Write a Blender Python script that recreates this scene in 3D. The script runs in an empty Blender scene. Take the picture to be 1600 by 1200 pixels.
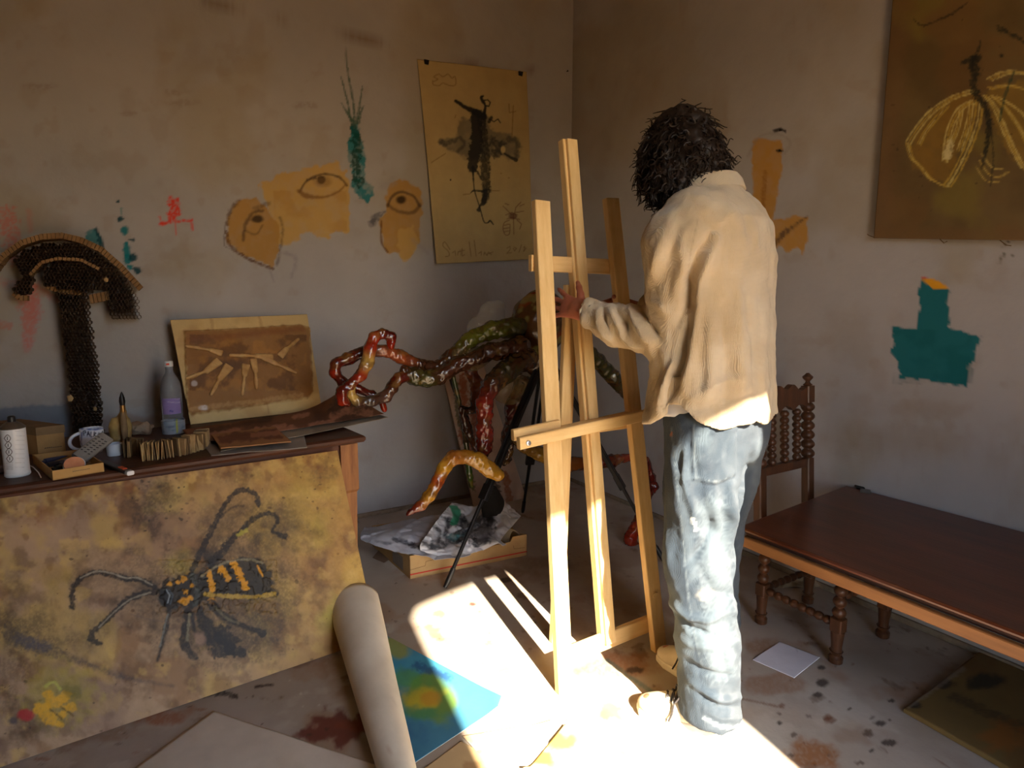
import bpy, math, random
import numpy as np
from mathutils import Vector, Matrix

# ---------------------------------------------------------------- camera, sky, sun, exposure
SC = bpy.context.scene
COL = SC.collection
F_PX = 905.0; TH = math.radians(7.55); PSI = math.radians(30.8); CAM_H = 1.2
cam_d = bpy.data.cameras.new('camera'); cam = bpy.data.objects.new('camera', cam_d); COL.objects.link(cam)
cam_d.sensor_width = 36.0; cam_d.lens = F_PX / 1600 * 36.0; cam_d.clip_start = 0.02
cam.location = (0, 0, CAM_H); cam.rotation_euler = (math.pi/2 - TH, 0, -PSI)
SC.camera = cam
SC.view_settings.view_transform = 'Standard'; SC.view_settings.look = 'None'
SC.view_settings.gamma = 1.0; SC.view_settings.use_curve_mapping = False
SC.view_settings.exposure = -0.66
SC.cycles.use_denoising = True; SC.cycles.max_bounces = 12; SC.cycles.diffuse_bounces = 6
SC.cycles.transparent_max_bounces = 16; SC.cycles.sample_clamp_indirect = 12.0
SC.cycles.caustics_reflective = False; SC.cycles.caustics_refractive = False

SUN_EL = math.radians(37.0); SUN_DIR = (0.14, 0.99)          # where the light travels (x, y)
world = bpy.data.worlds.new('world'); SC.world = world; world.use_nodes = True
wn = world.node_tree.nodes; wl = world.node_tree.links
sky = wn.new('ShaderNodeTexSky'); sky.sky_type = 'NISHITA'; sky.sun_disc = False
sky.sun_elevation = SUN_EL; sky.sun_rotation = math.atan2(-SUN_DIR[0], -SUN_DIR[1]); sky.air_density = 1.0; sky.dust_density = 0.8
wl.new(sky.outputs[0], wn['Background'].inputs[0]); wn['Background'].inputs[1].default_value = 1.7
sun_d = bpy.data.lights.new('sun', 'SUN'); sun_d.energy = 62.0; sun_d.angle = math.radians(0.8); sun_d.color = (1.0, 0.89, 0.71)
sun = bpy.data.objects.new('sun', sun_d); COL.objects.link(sun)
_d = Vector((SUN_DIR[0], SUN_DIR[1], -math.tan(SUN_EL))).normalized()
sun.rotation_euler = _d.to_track_quat('-Z', 'Y').to_euler(); sun.location = (0.3, -3, 4)

# ---------------------------------------------------------------- picture geometry (photo pixel <-> place in the room)
EYE = np.array([0, 0, CAM_H])
def ray(x, y):
    a = (x-800)/F_PX; b = (600-y)/F_PX
    r, f, u = a, math.cos(TH)+b*math.sin(TH), -math.sin(TH)+b*math.cos(TH)
    c, s = math.cos(-PSI), math.sin(-PSI)
    return np.array([r*c-f*s, r*s+f*c, u])
def onz(x, y, z=0.0):
    d = ray(x, y); return EYE + d*(z-CAM_H)/d[2]
def ony(x, y, Y):
    d = ray(x, y); return EYE + d*Y/d[1]
def onx(x, y, X):
    d = ray(x, y); return EYE + d*X/d[0]
def onp(x, y, p, n):
    d = ray(x, y); p = np.array(p, float); n = np.array(n, float); return EYE + d*(n@(p-EYE))/(n@d)
def proj(P):
    P = np.asarray(P, float).reshape(-1, 3) - EYE
    c, s = math.cos(PSI), math.sin(PSI)
    x = P[:, 0]*c - P[:, 1]*s; y = P[:, 0]*s + P[:, 1]*c; z = P[:, 2]
    f = y*math.cos(TH) - z*math.sin(TH); u = y*math.sin(TH) + z*math.cos(TH)
    f = np.where(f < 0.05, 0.05, f)
    return 800+F_PX*x/f, 600-F_PX*u/f
XW, YW = 2.36, 3.20

# ---------------------------------------------------------------- numpy noise, paint, meshes
_R = np.random.RandomState(7).rand(65536).astype(np.float32)
def _h(i, j, k, s):
    return _R[((i*73856093) ^ (j*19349663) ^ (k*83492791) ^ (s*2654435)) & 65535]
def noise3(P, scale, seed=0):
    Q = np.asarray(P, float)*scale
    I = np.floor(Q).astype(np.int64); T = Q-I; T = T*T*(3-2*T)
    i, j, k = I[:, 0], I[:, 1], I[:, 2]; x, y, z = T[:, 0], T[:, 1], T[:, 2]
    def L(a, b, t): return a+(b-a)*t
    a = L(L(_h(i, j, k, seed), _h(i+1, j, k, seed), x), L(_h(i, j+1, k, seed), _h(i+1, j+1, k, seed), x), y)
    b = L(L(_h(i, j, k+1, seed), _h(i+1, j, k+1, seed), x), L(_h(i, j+1, k+1, seed), _h(i+1, j+1, k+1, seed), x), y)
    return L(a, b, z)*2-1
def fbm3(P, scale, seed=0, n=4):
    v = 0; a = 1.0; t = 0
    for q in range(n):
        v = v + a*noise3(P, scale*2**q, seed+q*17); t += a; a *= 0.5
    return v/t*1.4
def fbm2(x, y, scale, seed=0, n=4):
    return fbm3(np.stack([x, y, np.zeros_like(x)+seed*0.37], 1), scale, seed, n)
def lin(c):
    c = np.asarray(c, float)/255.0
    return np.where(c <= 0.04045, c/12.92, ((c+0.055)/1.055)**2.4)
def sm(e0, e1, x):
    t = np.clip((x-e0)/(e1-e0), 0, 1); return t*t*(3-2*t)

class Paint:
    """colour per vertex of a surface; shapes are given in photo pixels and land on the surface itself"""
    def __init__(s, P, base):
        s.P = np.asarray(P, float); s.x, s.y = proj(s.P); s.c = np.tile(lin(base), (len(s.P), 1))
    def mix(s, idx, m, col):
        m = m[:, None]; s.c[idx] = s.c[idx]*(1-m) + lin(col)*m
    def box(s, pts, pad):
        p = np.asarray(pts, float); lo = p.min(0)-pad; hi = p.max(0)+pad
        return np.nonzero((s.x > lo[0]) & (s.x < hi[0]) & (s.y > lo[1]) & (s.y < hi[1]))[0]
    def cloud(s, col, scale=0.02, lo=0.0, hi=0.5, a=1.0, seed=0, n=5, idx=None):
        idx = np.arange(len(s.x)) if idx is None else idx
        if len(idx) == 0: return
        s.mix(idx, a*sm(lo, hi, fbm2(s.x[idx], s.y[idx], scale, seed, n)), col)
    def _seg(s, idx, pts, w=None):
        x, y = s.x[idx], s.y[idx]; best = np.full(len(idx), 1e9); bw = np.ones(len(idx))
        pts = [np.array(p, float) for p in pts]
        for k in range(len(pts)-1):
            a, b = pts[k], pts[k+1]; d = b-a; L2 = max(d@d, 1e-6)
            t = np.clip(((x-a[0])*d[0]+(y-a[1])*d[1])/L2, 0, 1)
            r = np.hypot(x-a[0]-t*d[0], y-a[1]-t*d[1])
            m = r < best; best = np.where(m, r, best)
            if w is not None: bw = np.where(m, w[k]+(w[k+1]-w[k])*t, bw)
        return best, bw
    def stroke(s, pts, w, col, a=1.0, rag=0.3, soft=1.0, seed=0, dry=0.0, ns=0.25):
        ws = list(w) if hasattr(w, '__len__') else [w]*len(pts)
        if len(ws) != len(pts): ws = list(np.interp(np.linspace(0, 1, len(pts)), np.linspace(0, 1, len(ws)), ws))
        A = np.array(pts, float)
        if len(A) > 2 and np.hypot(*(A[1:]-A[:-1]).T).sum() > 26:      # draw long strokes as a flowing curve
            n = len(A); t = np.linspace(0, n-1, (n-1)*5+1); i = np.clip(t.astype(int), 0, n-2); f = (t-i)[:, None]
            p0, p1, p2, p3 = A[np.maximum(i-1, 0)], A[i], A[i+1], A[np.minimum(i+2, n-1)]
            pts = .5*(2*p1+(p2-p0)*f+(2*p0-5*p1+4*p2-p3)*f*f+(3*p1-p0-3*p2+p3)*f**3); ws = list(np.interp(t, range(n), ws))
        idx = s.box(pts, max(ws)*1.6+4)
        if len(idx) == 0: return
        d, bw = s._seg(idx, pts, ws)
        n = fbm2(s.x[idx], s.y[idx], ns, seed, 3)
        m = 1-sm(bw*0.5-soft, bw*0.5+soft, d+n*rag*bw*0.5)
        if dry: m = m*(1-dry*sm(-0.1, 0.4, fbm2(s.x[idx], s.y[idx], 0.35, seed+5, 3)))
        s.mix(idx, m*a, col)
    def poly(s, pts, col, a=1.0, rag=3.0, soft=1.5, seed=0, dry=0.0, ns=0.12):
        idx = s.box(pts, rag+soft*2+3)
        if len(idx) == 0: return
        x, y = s.x[idx], s.y[idx]; d, _ = s._seg(idx, list(pts)+[pts[0]])
        ins = np.zeros(len(idx), bool); n = len(pts)
        for k in range(n):
            (x0, y0), (x1, y1) = pts[k], pts[(k+1) % n]
            if y0 == y1: continue
            c = ((y0 > y) != (y1 > y)) & (x < (x1-x0)*(y-y0)/(y1-y0)+x0); ins ^= c
        sd = np.where(ins, -d, d) + fbm2(x, y, ns, seed, 3)*rag
        m = 1-sm(-soft, soft, sd)
        if dry: m = m*(1-dry*sm(-0.2, 0.5, fbm2(x, y, 0.08, seed+3, 4)))
        s.mix(idx, m*a, col)
    def blob(s, c, r, col, a=1.0, rag=0.3, soft=0.3, seed=0, dry=0.0, ns=0.08):
        rx, ry = (r if hasattr(r, '__len__') else (r, r)); idx = s.box([c], max(rx, ry)*1.7)
        if len(idx) == 0: return
        x, y = s.x[idx], s.y[idx]
        d = np.hypot((x-c[0])/rx, (y-c[1])/ry) + rag*fbm2(x, y, ns, seed, 4)
        m = 1-sm(1-soft, 1+soft, d)
        if dry: m = m*(1-dry*sm(-0.2, 0.4, fbm2(x, y, 0.3, seed+3, 3)))
        s.mix(idx, m*a, col)
    def spots(s, n, x0, y0, x1, y1, r0, r1, cols, a=0.9, seed=0, asp=1.0):
        rr = random.Random(seed)
        for q in range(n):
            r = r0+(r1-r0)*rr.random()**3
            s.blob((rr.uniform(x0, x1), rr.uniform(y0, y1)), (r*asp*rr.uniform(.8, 1.5), r*rr.uniform(.5, 1)), rr.choice(cols), a*rr.uniform(.5, 1), 0.5, 0.25, seed+q, ns=0.2)

_WL = {}
def put(name, me, mat, parent=None):
    o = bpy.data.objects.new(name, me); COL.objects.link(o)
    if mat is not None and not me.materials: me.materials.append(mat)
    if parent is not None: o.parent = parent
    _WL[o.name] = np.zeros(3) if parent is None else _WL[parent.name]
    return o
def to_mesh(name, V, Fc, parent=None, colors=None, smooth=False):
    V = np.asarray(V, float).reshape(-1, 3)
    if parent is not None: V = V - _WL[parent.name]
    me = bpy.data.meshes.new(name)
    if isinstance(Fc, np.ndarray) and Fc.ndim == 2:
        nf, k = Fc.shape
        me.vertices.add(len(V)); me.vertices.foreach_set('co', V.astype(np.float32).ravel())
        me.loops.add(nf*k); me.loops.foreach_set('vertex_index', Fc.astype(np.int32).ravel())
        me.polygons.add(nf); me.polygons.foreach_set('loop_start', np.arange(0, nf*k, k, dtype=np.int32))
        me.update(calc_edges=True)
    else:
        me.from_pydata([tuple(v) for v in V], [], [tuple(f) for f in Fc]); me.update()
    me.validate()
    if smooth and len(me.polygons): me.polygons.foreach_set('use_smooth', np.ones(len(me.polygons), bool)); me.update()
    if colors is not None and len(me.vertices) == len(colors):
        at = me.color_attributes.new('Col', 'FLOAT_COLOR', 'POINT')
        at.data.foreach_set('color', np.concatenate([colors, np.ones((len(colors), 1))], 1).astype(np.float32).ravel())
    return me
def thing(name, label, cat, loc, group=None):
    o = bpy.data.objects.new(name, None); COL.objects.link(o); o.location = tuple(float(v) for v in loc); o.empty_display_size = 0.05
    o['label'] = label; o['category'] = cat
    if group: o['group'] = group
    _WL[o.name] = np.array([float(v) for v in loc]); return o
def tag(o, label, cat, group=None, kind=None):
    o['label'] = label; o['category'] = cat
    if group: o['group'] = group
    if kind: o['kind'] = kind
    return o
def struct(o, label=None):
    o['kind'] = 'structure'
    if label: o['label'] = label
    return o

class G:
    """collects shapes into one mesh"""
    def __init__(s): s.V = []; s.F = []; s.n = 0; s.C = []; s.cur = None
    def add(s, V, Fc):
        V = [np.asarray(v, float) for v in V]
        s.V += V; s.F += [tuple(i+s.n for i in f) for f in Fc]; s.n += len(V)
        s.C += [s.cur if s.cur is not None else (1, 1, 1)]*len(V); return s
    def color(s, c): s.cur = tuple(lin(c)); return s
    def hexa(s, c8): return s.add(c8, [(0, 3, 2, 1), (4, 5, 6, 7), (0, 1, 5, 4), (1, 2, 6, 5), (2, 3, 7, 6), (3, 0, 4, 7)])
    def box(s, lo, hi):
        x0, y0, z0 = lo; x1, y1, z1 = hi
        return s.hexa([(x0, y0, z0), (x1, y0, z0), (x1, y1, z0), (x0, y1, z0), (x0, y0, z1), (x1, y0, z1), (x1, y1, z1), (x0, y1, z1)])
    def rbox(s, c, size, rz=0.0, ch=0.002):
        """chamfered box, centre of base c, size, turned about z"""
        u = np.array([math.cos(rz), math.sin(rz), 0]); v = np.array([-u[1], u[0], 0]); c = np.array(c, float)
        a, b, h = size[0]/2, size[1]/2, size[2]; ch = min(ch, a*.45, b*.45, h*.45)
        rings = []
        for (z, i) in ((0, ch), (ch, 0), (h-ch, 0), (h, ch)):
            A, B = a-i, b-i
            q = [(-A, -B+ch), (-A+ch, -B), (A-ch, -B), (A, -B+ch), (A, B-ch), (A-ch, B), (-A+ch, B), (-A, B-ch)]
            rings.append([c+u*x+v*y+np.array([0, 0, z]) for x, y in q])
        return s.loft(rings)
    def loft(s, rings, close=True, caps=True):
        k = len(rings[0]); V = [p for r in rings for p in r]; Fc = []
        for i in range(len(rings)-1):
            for j in range(k if close else k-1):
                a = i*k+j; b = i*k+(j+1) % k; Fc.append((a, b, b+k, a+k))
        if caps: Fc.append(tuple(range(k-1, -1, -1))); Fc.append(tuple(range((len(rings)-1)*k, len(rings)*k)))
        return s.add(V, Fc)
    def beam(s, p0, p1, w, d, up=(0, 0, 1), ch=0.0025, w1=None, d1=None):
        """bar from p0 to p1: w wide (sideways), d deep (along up made square to it)"""
        p0 = np.array(p0, float); p1 = np.array(p1, float); ax = (p1-p0)/np.linalg.norm(p1-p0)
        side = np.cross(ax, up); side /= np.linalg.norm(side); u = np.cross(side, ax)
        R = []
        for (p, ww, dd) in ((p0, w, d), (p1, w1 or w, d1 or d)):
            a, b = ww/2, dd/2; c = min(ch, a*.4, b*.4)
            q = [(-a, -b+c), (-a+c, -b), (a-c, -b), (a, -b+c), (a, b-c), (a-c, b), (-a+c, b), (-a, b-c)]
            R.append([p+side*x+u*y for x, y in q])
        return s.loft(R)
    def tube(s, pts, r, seg=8, caps=True, flat=1.0):
        P = [np.array(p, float) for p in pts]; n = len(P)
        rs = list(r) if hasattr(r, '__len__') else [r]*n
        t0 = P[1]-P[0]; t0 /= np.linalg.norm(t0); ref = np.array([0, 0, 1.0]) if abs(t0[2]) < .9 else np.array([1.0, 0, 0])
        u = np.cross(t0, ref); u /= np.linalg.norm(u); R = []
        for i in range(n):
            t = P[min(i+1, n-1)]-P[max(i-1, 0)]; t /= (np.linalg.norm(t)+1e-12)
            u = u-t*(u@t); u /= (np.linalg.norm(u)+1e-12); v = np.cross(t, u)
            R.append([P[i]+rs[i]*(math.cos(a)*u+math.sin(a)*v*flat) for a in [2*math.pi*k/seg for k in range(seg)]])
        return s.loft(R, True, caps)
    def lathe(s, prof, base, seg=16, axis=(0, 0, 1), caps=True):
        """prof: (distance along axis, radius)"""
        ax = np.array(axis, float); ax /= np.linalg.norm(ax); ref = np.array([1.0, 0, 0]) if abs(ax[0]) < .9 else np.array([0, 1.0, 0])
        u = np.cross(ax, ref); u /= np.linalg.norm(u); v = np.cross(ax, u); b = np.array(base, float)
        R = [[b+ax*h+max(r, 1e-4)*(math.cos(a)*u+math.sin(a)*v) for a in [2*math.pi*k/seg for k in range(seg)]] for h, r in prof]
        return s.loft(R, True, caps)
    def prism(s, poly, off):
        off = np.array(off, float); n = len(poly); P = [np.array(p, float) for p in poly]
        V = P+[p+off for p in P]
        return s.add(V, [tuple(range(n-1, -1, -1)), tuple(range(n, 2*n))]+[(i, (i+1) % n, (i+1) % n+n, i+n) for i in range(n)])
    def build(s, name, mat, parent=None, smooth=False, bevel=None):
        me = to_mesh(name, s.V, s.F, parent, np.array(s.C) if s.cur is not None else None, smooth)
        import bmesh
        bm = bmesh.new(); bm.from_mesh(me); bmesh.ops.recalc_face_normals(bm, faces=bm.faces); bm.to_mesh(me); bm.free()
        if smooth:
            try: me.set_sharp_from_angle(angle=math.radians(38))
            except Exception: pass
        o = put(name, me, mat, parent)
        return o
def grid_faces(nu, nv):
    i = np.arange(nu-1)[:, None]*nv+np.arange(nv-1)[None, :]
    i = i.ravel(); return np.stack([i, i+nv, i+nv+1, i+1], 1)
def bilerp(c, nu, nv):
    """corners c00,c10,c11,c01 -> (nu*nv,3)"""
    u = np.linspace(0, 1, nu)[:, None, None]; v = np.linspace(0, 1, nv)[None, :, None]
    c = [np.array(q, float) for q in c]
    return (c[0]*(1-u)*(1-v)+c[1]*u*(1-v)+c[2]*u*v+c[3]*(1-u)*v).reshape(-1, 3)
def sheet(name, P, nu, nv, mat, parent=None, colors=None, th=0.0, smooth=True, back=None):
    """grid of points; th > 0 gives it thickness downwards along its normals"""
    Fc = grid_faces(nu, nv)
    if th:
        Q = P.reshape(nu, nv, 3); du = np.gradient(Q, axis=0); dv = np.gradient(Q, axis=1)
        N = np.cross(du, dv); N /= (np.linalg.norm(N, axis=2, keepdims=True)+1e-12); N = N.reshape(-1, 3)
        n = nu*nv; V = np.concatenate([P, P-N*th]); F2 = Fc[:, ::-1]+n
        e = np.concatenate([np.arange(nv), np.arange(1, nu)*nv+nv-1, (nu-1)*nv+np.arange(nv-2, -1, -1), np.arange(nu-2, 0, -1)*nv])
        e2 = np.roll(e, -1); S = np.stack([e, e2, e2+n, e+n], 1)
        Fc = np.concatenate([Fc, F2, S])
        if colors is not None: colors = np.concatenate([colors, np.tile(lin(back), (n, 1)) if back is not None else colors*0.9])
        me = to_mesh(name, V, Fc, parent, colors, False)
        me.polygons.foreach_set('use_smooth', np.concatenate([np.full(len(Fc)-len(S), smooth), np.zeros(len(S), bool)])); me.update()
    else:
        me = to_mesh(name, P, Fc, parent, colors, smooth)
    return put(name, me, mat, parent)

# ---- distance fields turned into one continuous skin
def smin(a, b, k):
    if k <= 0: return np.minimum(a, b)
    h = np.clip(.5+.5*(b-a)/k, 0, 1); return b*(1-h)+a*h-k*h*(1-h)
class SDF:
    def __init__(s): s.p = []
    def _a(s, f, c, r, k, sub=False): s.p.append((f, np.array(c, float), r+k+.01, k, sub)); return s
    def cone(s, a, b, ra, rb, k=.02, sub=False):
        a = np.array(a, float); b = np.array(b, float); d = b-a; L2 = max(d@d, 1e-12)
        def f(P):
            t = np.clip(((P-a)@d)/L2, 0, 1); return np.linalg.norm(P-a-t[:, None]*d, axis=1)-(ra+(rb-ra)*t)
        return s._a(f, (a+b)/2, math.sqrt(L2)/2+max(ra, rb), k, sub)
    def chain(s, pts, rs, k=.02):
        for i in range(len(pts)-1): s.cone(pts[i], pts[i+1], rs[i], rs[i+1], k)
        return s
    def ell(s, c, r, R=None, k=.02, sub=False):
        c = np.array(c, float); r = np.array(r, float); R = np.eye(3) if R is None else np.array(R, float)
        def f(P):
            q = (P-c)@R.T/r; n = np.linalg.norm(q, axis=1); g = np.linalg.norm(q/r, axis=1)+1e-9
            return n*(n-1)/g
        return s._a(f, c, r.max(), k, sub)
    def fun(s, f, c, r, k=.02, sub=False): return s._a(f, c, r, k, sub)
    def ev(s, P, c=None, r=None):
        d = np.full(len(P), .3)
        for (f, pc, pr, k, sub) in s.p:
            if c is not None and np.linalg.norm(pc-c) > pr+r+.06: continue
            v = f(P); d = -smin(-d, v, k) if sub else smin(d, v, k)
        return d
    def mesh(s, lo, hi, h):
        lo = np.array(lo, float); hi = np.array(hi, float); B = 8; bs = B*h
        nb = np.ceil((hi-lo)/bs).astype(int)+1
        I = np.stack(np.meshgrid(*[np.arange(n) for n in nb], indexing='ij'), -1).reshape(-1, 3)
        d = s.ev(lo+(I+.5)*bs)
        I = I[np.abs(d) < bs*1.35]
        I = I[np.lexsort((I[:, 0]//3, I[:, 1]//3, I[:, 2]//3))]
        M = (nb+2)*B; key = lambda g: (g[..., 0]*M[1]+g[..., 1])*M[2]+g[..., 2]
        L = np.stack(np.meshgrid(*[np.arange(B+1)]*3, indexing='ij'), -1)
        VK, VP, E = [], [], []
        for c0 in range(0, len(I), 40):
            b = I[c0:c0+40]; Gp = b[:, None, None, None, :]*B+L[None]
            P = lo+Gp*h; Pf = P.reshape(-1, 3); cc = (Pf.min(0)+Pf.max(0))/2; rr = np.linalg.norm(Pf.max(0)-cc)
            V = s.ev(Pf, cc, rr).reshape(P.shape[:-1])
            S = V < 0; acc = np.zeros(b.shape[:1]+(B, B, B, 3)); cnt = np.zeros(b.shape[:1]+(B, B, B))
            for ax in range(3):
                o1, o2 = [a for a in range(3) if a != ax]
                for u in (0, 1):
                    for v in (0, 1):
                        st = [0, 0, 0]; st[o1] = u; st[o2] = v
                        s0 = tuple([slice(None)]+[slice(st[q], st[q]+B) for q in range(3)]); st[ax] = 1
                        s1 = tuple([slice(None)]+[slice(st[q], st[q]+B) for q in range(3)])
                        a, bb = V[s0], V[s1]; cr = (a < 0) != (bb < 0); t = np.where(cr, a/(a-bb+1e-20), 0)
                        pt = P[s0].copy(); pt[..., ax] += t*h
                        acc += pt*cr[..., None]; cnt += cr
                        if u == 0 and v == 0:
                            w = np.nonzero(cr); g = Gp[s0][w]; E.append(np.concatenate([g, np.full((len(g), 1), ax), (a[w] < 0)[:, None]], 1))
            w = np.nonzero(cnt); VK.append(key(Gp[:, :B, :B, :B][w])); VP.append(acc[w]/cnt[w][:, None])
        VK = np.concatenate(VK); VP = np.concatenate(VP); o = np.argsort(VK, kind='stable'); VK = VK[o]; VP = VP[o]
        E = np.concatenate(E); Fs = []
        for ax in range(3):
            e = E[E[:, 3] == ax]; g = e[:, :3]; o1, o2 = [a for a in range(3) if a != ax]
            q = []
            for (du, dv) in ((0, 0), (1, 0), (1, 1), (0, 1)):
                gg = g.copy(); gg[:, o1] -= du; gg[:, o2] -= dv; ok = (gg >= 0).all(1)
                kk = key(gg); p = np.clip(np.searchsorted(VK, kk), 0, len(VK)-1); p = np.where((VK[p] == kk) & ok, p, -1); q.append(p)
            q = np.stack(q, 1); m = (q >= 0).all(1); q = q[m]; ins = e[m, 4].astype(bool)
            if ax == 1: ins = ~ins
            Fs.append(np.where(ins[:, None], q, q[:, ::-1]))
        return VP, np.concatenate(Fs)
def normals(V, Fc):
    a = V[Fc[:, 2]]-V[Fc[:, 0]]; b = V[Fc[:, 3]]-V[Fc[:, 1]]; n = np.cross(a, b); N = np.zeros_like(V)
    for k in range(4):
        for c in range(3): N[:, c] += np.bincount(Fc[:, k], n[:, c], minlength=len(V))
    return N/(np.linalg.norm(N, axis=1, keepdims=True)+1e-12)
def skin(name, V, Fc, mat, parent=None, colors=None):
    return put(name, to_mesh(name, V, Fc, parent, colors, True), mat, parent)
def sweepnoise(V, N, amp, scale, seed=0, n=3): return V+N*(fbm3(V, scale, seed, n)*amp)[:, None]

# ---------------------------------------------------------------- materials
_M = {}
def mat(name, c1, c2=None, rough=.6, scale=8.0, bump=0.0, bscale=60.0, metal=0.0, stretch=(1, 1, 1), vcol=False, coat=0.0, trans=0.0, alpha=1.0, sss=0.0, sheen=0.0, spec=.5, detail=6.0, ior=1.45, var=1.0, rvar=0.0, weave=0.0):
    if name in _M: return _M[name]
    m = bpy.data.materials.new(name); m.use_nodes = True; nt = m.node_tree; N = nt.nodes; L = nt.links; b = N['Principled BSDF']
    tc = N.new('ShaderNodeTexCoord'); mp = N.new('ShaderNodeMapping'); mp.inputs['Scale'].default_value = stretch; L.new(tc.outputs['Object'], mp.inputs[0])
    nz = N.new('ShaderNodeTexNoise'); nz.inputs['Scale'].default_value = scale; nz.inputs['Detail'].default_value = detail; nz.inputs['Roughness'].default_value = .6; L.new(mp.outputs[0], nz.inputs[0])
    if vcol:
        at = N.new('ShaderNodeAttribute'); at.attribute_name = 'Col'
        mx = N.new('ShaderNodeMix'); mx.data_type = 'RGBA'; mx.blend_type = 'MULTIPLY'; mx.inputs[0].default_value = var
        cr = N.new('ShaderNodeValToRGB'); cr.color_ramp.elements[0].position = .3; cr.color_ramp.elements[1].position = .7
        cr.color_ramp.elements[0].color = (.78, .78, .78, 1); cr.color_ramp.elements[1].color = (1.1, 1.1, 1.1, 1)
        L.new(nz.outputs[0], cr.inputs[0]); L.new(at.outputs['Color'], mx.inputs[6]); L.new(cr.outputs[0], mx.inputs[7]); L.new(mx.outputs[2], b.inputs['Base Color'])
    else:
        cr = N.new('ShaderNodeValToRGB'); cr.color_ramp.elements[0].position = .32; cr.color_ramp.elements[1].position = .68
        cr.color_ramp.elements[0].color = tuple(lin(c1))+(1,); cr.color_ramp.elements[1].color = tuple(lin(c2 or c1))+(1,)
        L.new(nz.outputs[0], cr.inputs[0]); L.new(cr.outputs[0], b.inputs['Base Color'])
    b.inputs['Roughness'].default_value = rough; b.inputs['Metallic'].default_value = metal; b.inputs['IOR'].default_value = ior
    b.inputs['Specular IOR Level'].default_value = spec; b.inputs['Coat Weight'].default_value = coat; b.inputs['Coat Roughness'].default_value = .12
    b.inputs['Transmission Weight'].default_value = trans; b.inputs['Alpha'].default_value = alpha; b.inputs['Sheen Weight'].default_value = sheen
    if sss: b.inputs['Subsurface Weight'].default_value = sss; b.inputs['Subsurface Radius'].default_value = (.02, .008, .004); b.inputs['Subsurface Scale'].default_value = .5
    if rvar:
        mr = N.new('ShaderNodeMapRange'); mr.inputs[3].default_value = rough-rvar; mr.inputs[4].default_value = rough+rvar; L.new(nz.outputs[0], mr.inputs[0]); L.new(mr.outputs[0], b.inputs['Roughness'])
    if bump:
        n2 = N.new('ShaderNodeTexNoise'); n2.inputs['Scale'].default_value = bscale; n2.inputs['Detail'].default_value = 5; L.new(mp.outputs[0], n2.inputs[0])
        bp = N.new('ShaderNodeBump'); bp.inputs['Strength'].default_value = 1.0; bp.inputs['Distance'].default_value = bump
        src = n2.outputs[0]
        if weave:
            w1 = N.new('ShaderNodeTexWave'); w1.inputs['Scale'].default_value = weave; w1.bands_direction = 'X'; w1.inputs['Distortion'].default_value = 1.5; L.new(tc.outputs['Object'], w1.inputs[0])
            w2 = N.new('ShaderNodeTexWave'); w2.inputs['Scale'].default_value = weave; w2.bands_direction = 'Z'; w2.inputs['Distortion'].default_value = 1.5; L.new(tc.outputs['Object'], w2.inputs[0])
            ad = N.new('ShaderNodeMath'); ad.operation = 'ADD'; L.new(w1.outputs['Fac'], ad.inputs[0]); L.new(w2.outputs['Fac'], ad.inputs[1])
            a2 = N.new('ShaderNodeMath'); a2.operation = 'ADD'; L.new(ad.outputs[0], a2.inputs[0]); L.new(n2.outputs[0], a2.inputs[1]); src = a2.outputs[0]
        L.new(src, bp.inputs['Height']); L.new(bp.outputs[0], b.inputs['Normal'])
    _M[name] = m; return m

# ================================================================ the room
m_plaster = mat('plaster', (220, 212, 200), vcol=True, rough=.92, scale=1.6, bump=.004, bscale=14, spec=.2, var=.6)
m_wallrest = mat('plaster_plain', (180, 164, 142), (168, 152, 130), rough=.92, scale=3, bump=.003, bscale=20, spec=.2)
m_floor = mat('floor_cement', (150, 135, 120), vcol=True, rough=.62, scale=3.0, bump=.0012, bscale=45, spec=.35, var=.5, rvar=.1)
def axis(lo, hi, a, b, fine, coarse):
    v = list(np.arange(lo, a, coarse))+list(np.arange(max(a, lo), b, fine))+list(np.arange(b, hi, coarse))+[hi]
    v = np.array(sorted(v)); return v[np.concatenate([[True], np.diff(v) > .002])]
WALL = (172, 168, 168)
# left wall (along x at y = YW)
ax_ = axis(-2.2, XW, -.85, 1.36, .0065, .03); az_ = axis(0, 3.5, .62, 2.45, .0065, .05)
P = np.stack(np.meshgrid(ax_, az_, indexing='ij'), -1).reshape(-1, 2); P = np.stack([P[:, 0], np.full(len(P), YW), P[:, 1]], 1)
pa = Paint(P, WALL)
pa.cloud((164, 152, 132), .006, .05, .6, .5, 3); pa.cloud((150, 130, 104), .02, .25, .7, .2, 9)
pa.cloud((150, 128, 98), .035, .42, .75, .2, 15)
pa.stroke([(270, -6), (420, 22), (560, 58), (650, 84), (760, 104), (884, 112)], 2.6, (120, 98, 74), .55, .6, 1.2, 3)
for q in [((268, 145), 14, 5), ((200, 178), 12, 4), ((480, 165), 22, 6), ((560, 60), 25, 6), ((60, 135), 26, 5), ((430, 30), 18, 4), ((150, 8), 16, 4), ((285, 160), 20, 6)]:
    pa.blob(q[0], (q[1], q[2]), (130, 106, 80), .3, .6, .6, q[1], dry=.7)
# blue-grey dado behind the table
pa.poly([(-200, 650), (0, 638), (60, 633), (130, 628), (130, 720), (-200, 760)], (110, 122, 140), .75, 3, 2.5, 2)
pa.blob((205, 658), (40, 10), (150, 120, 90), .5, .4, .4, 5)
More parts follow.
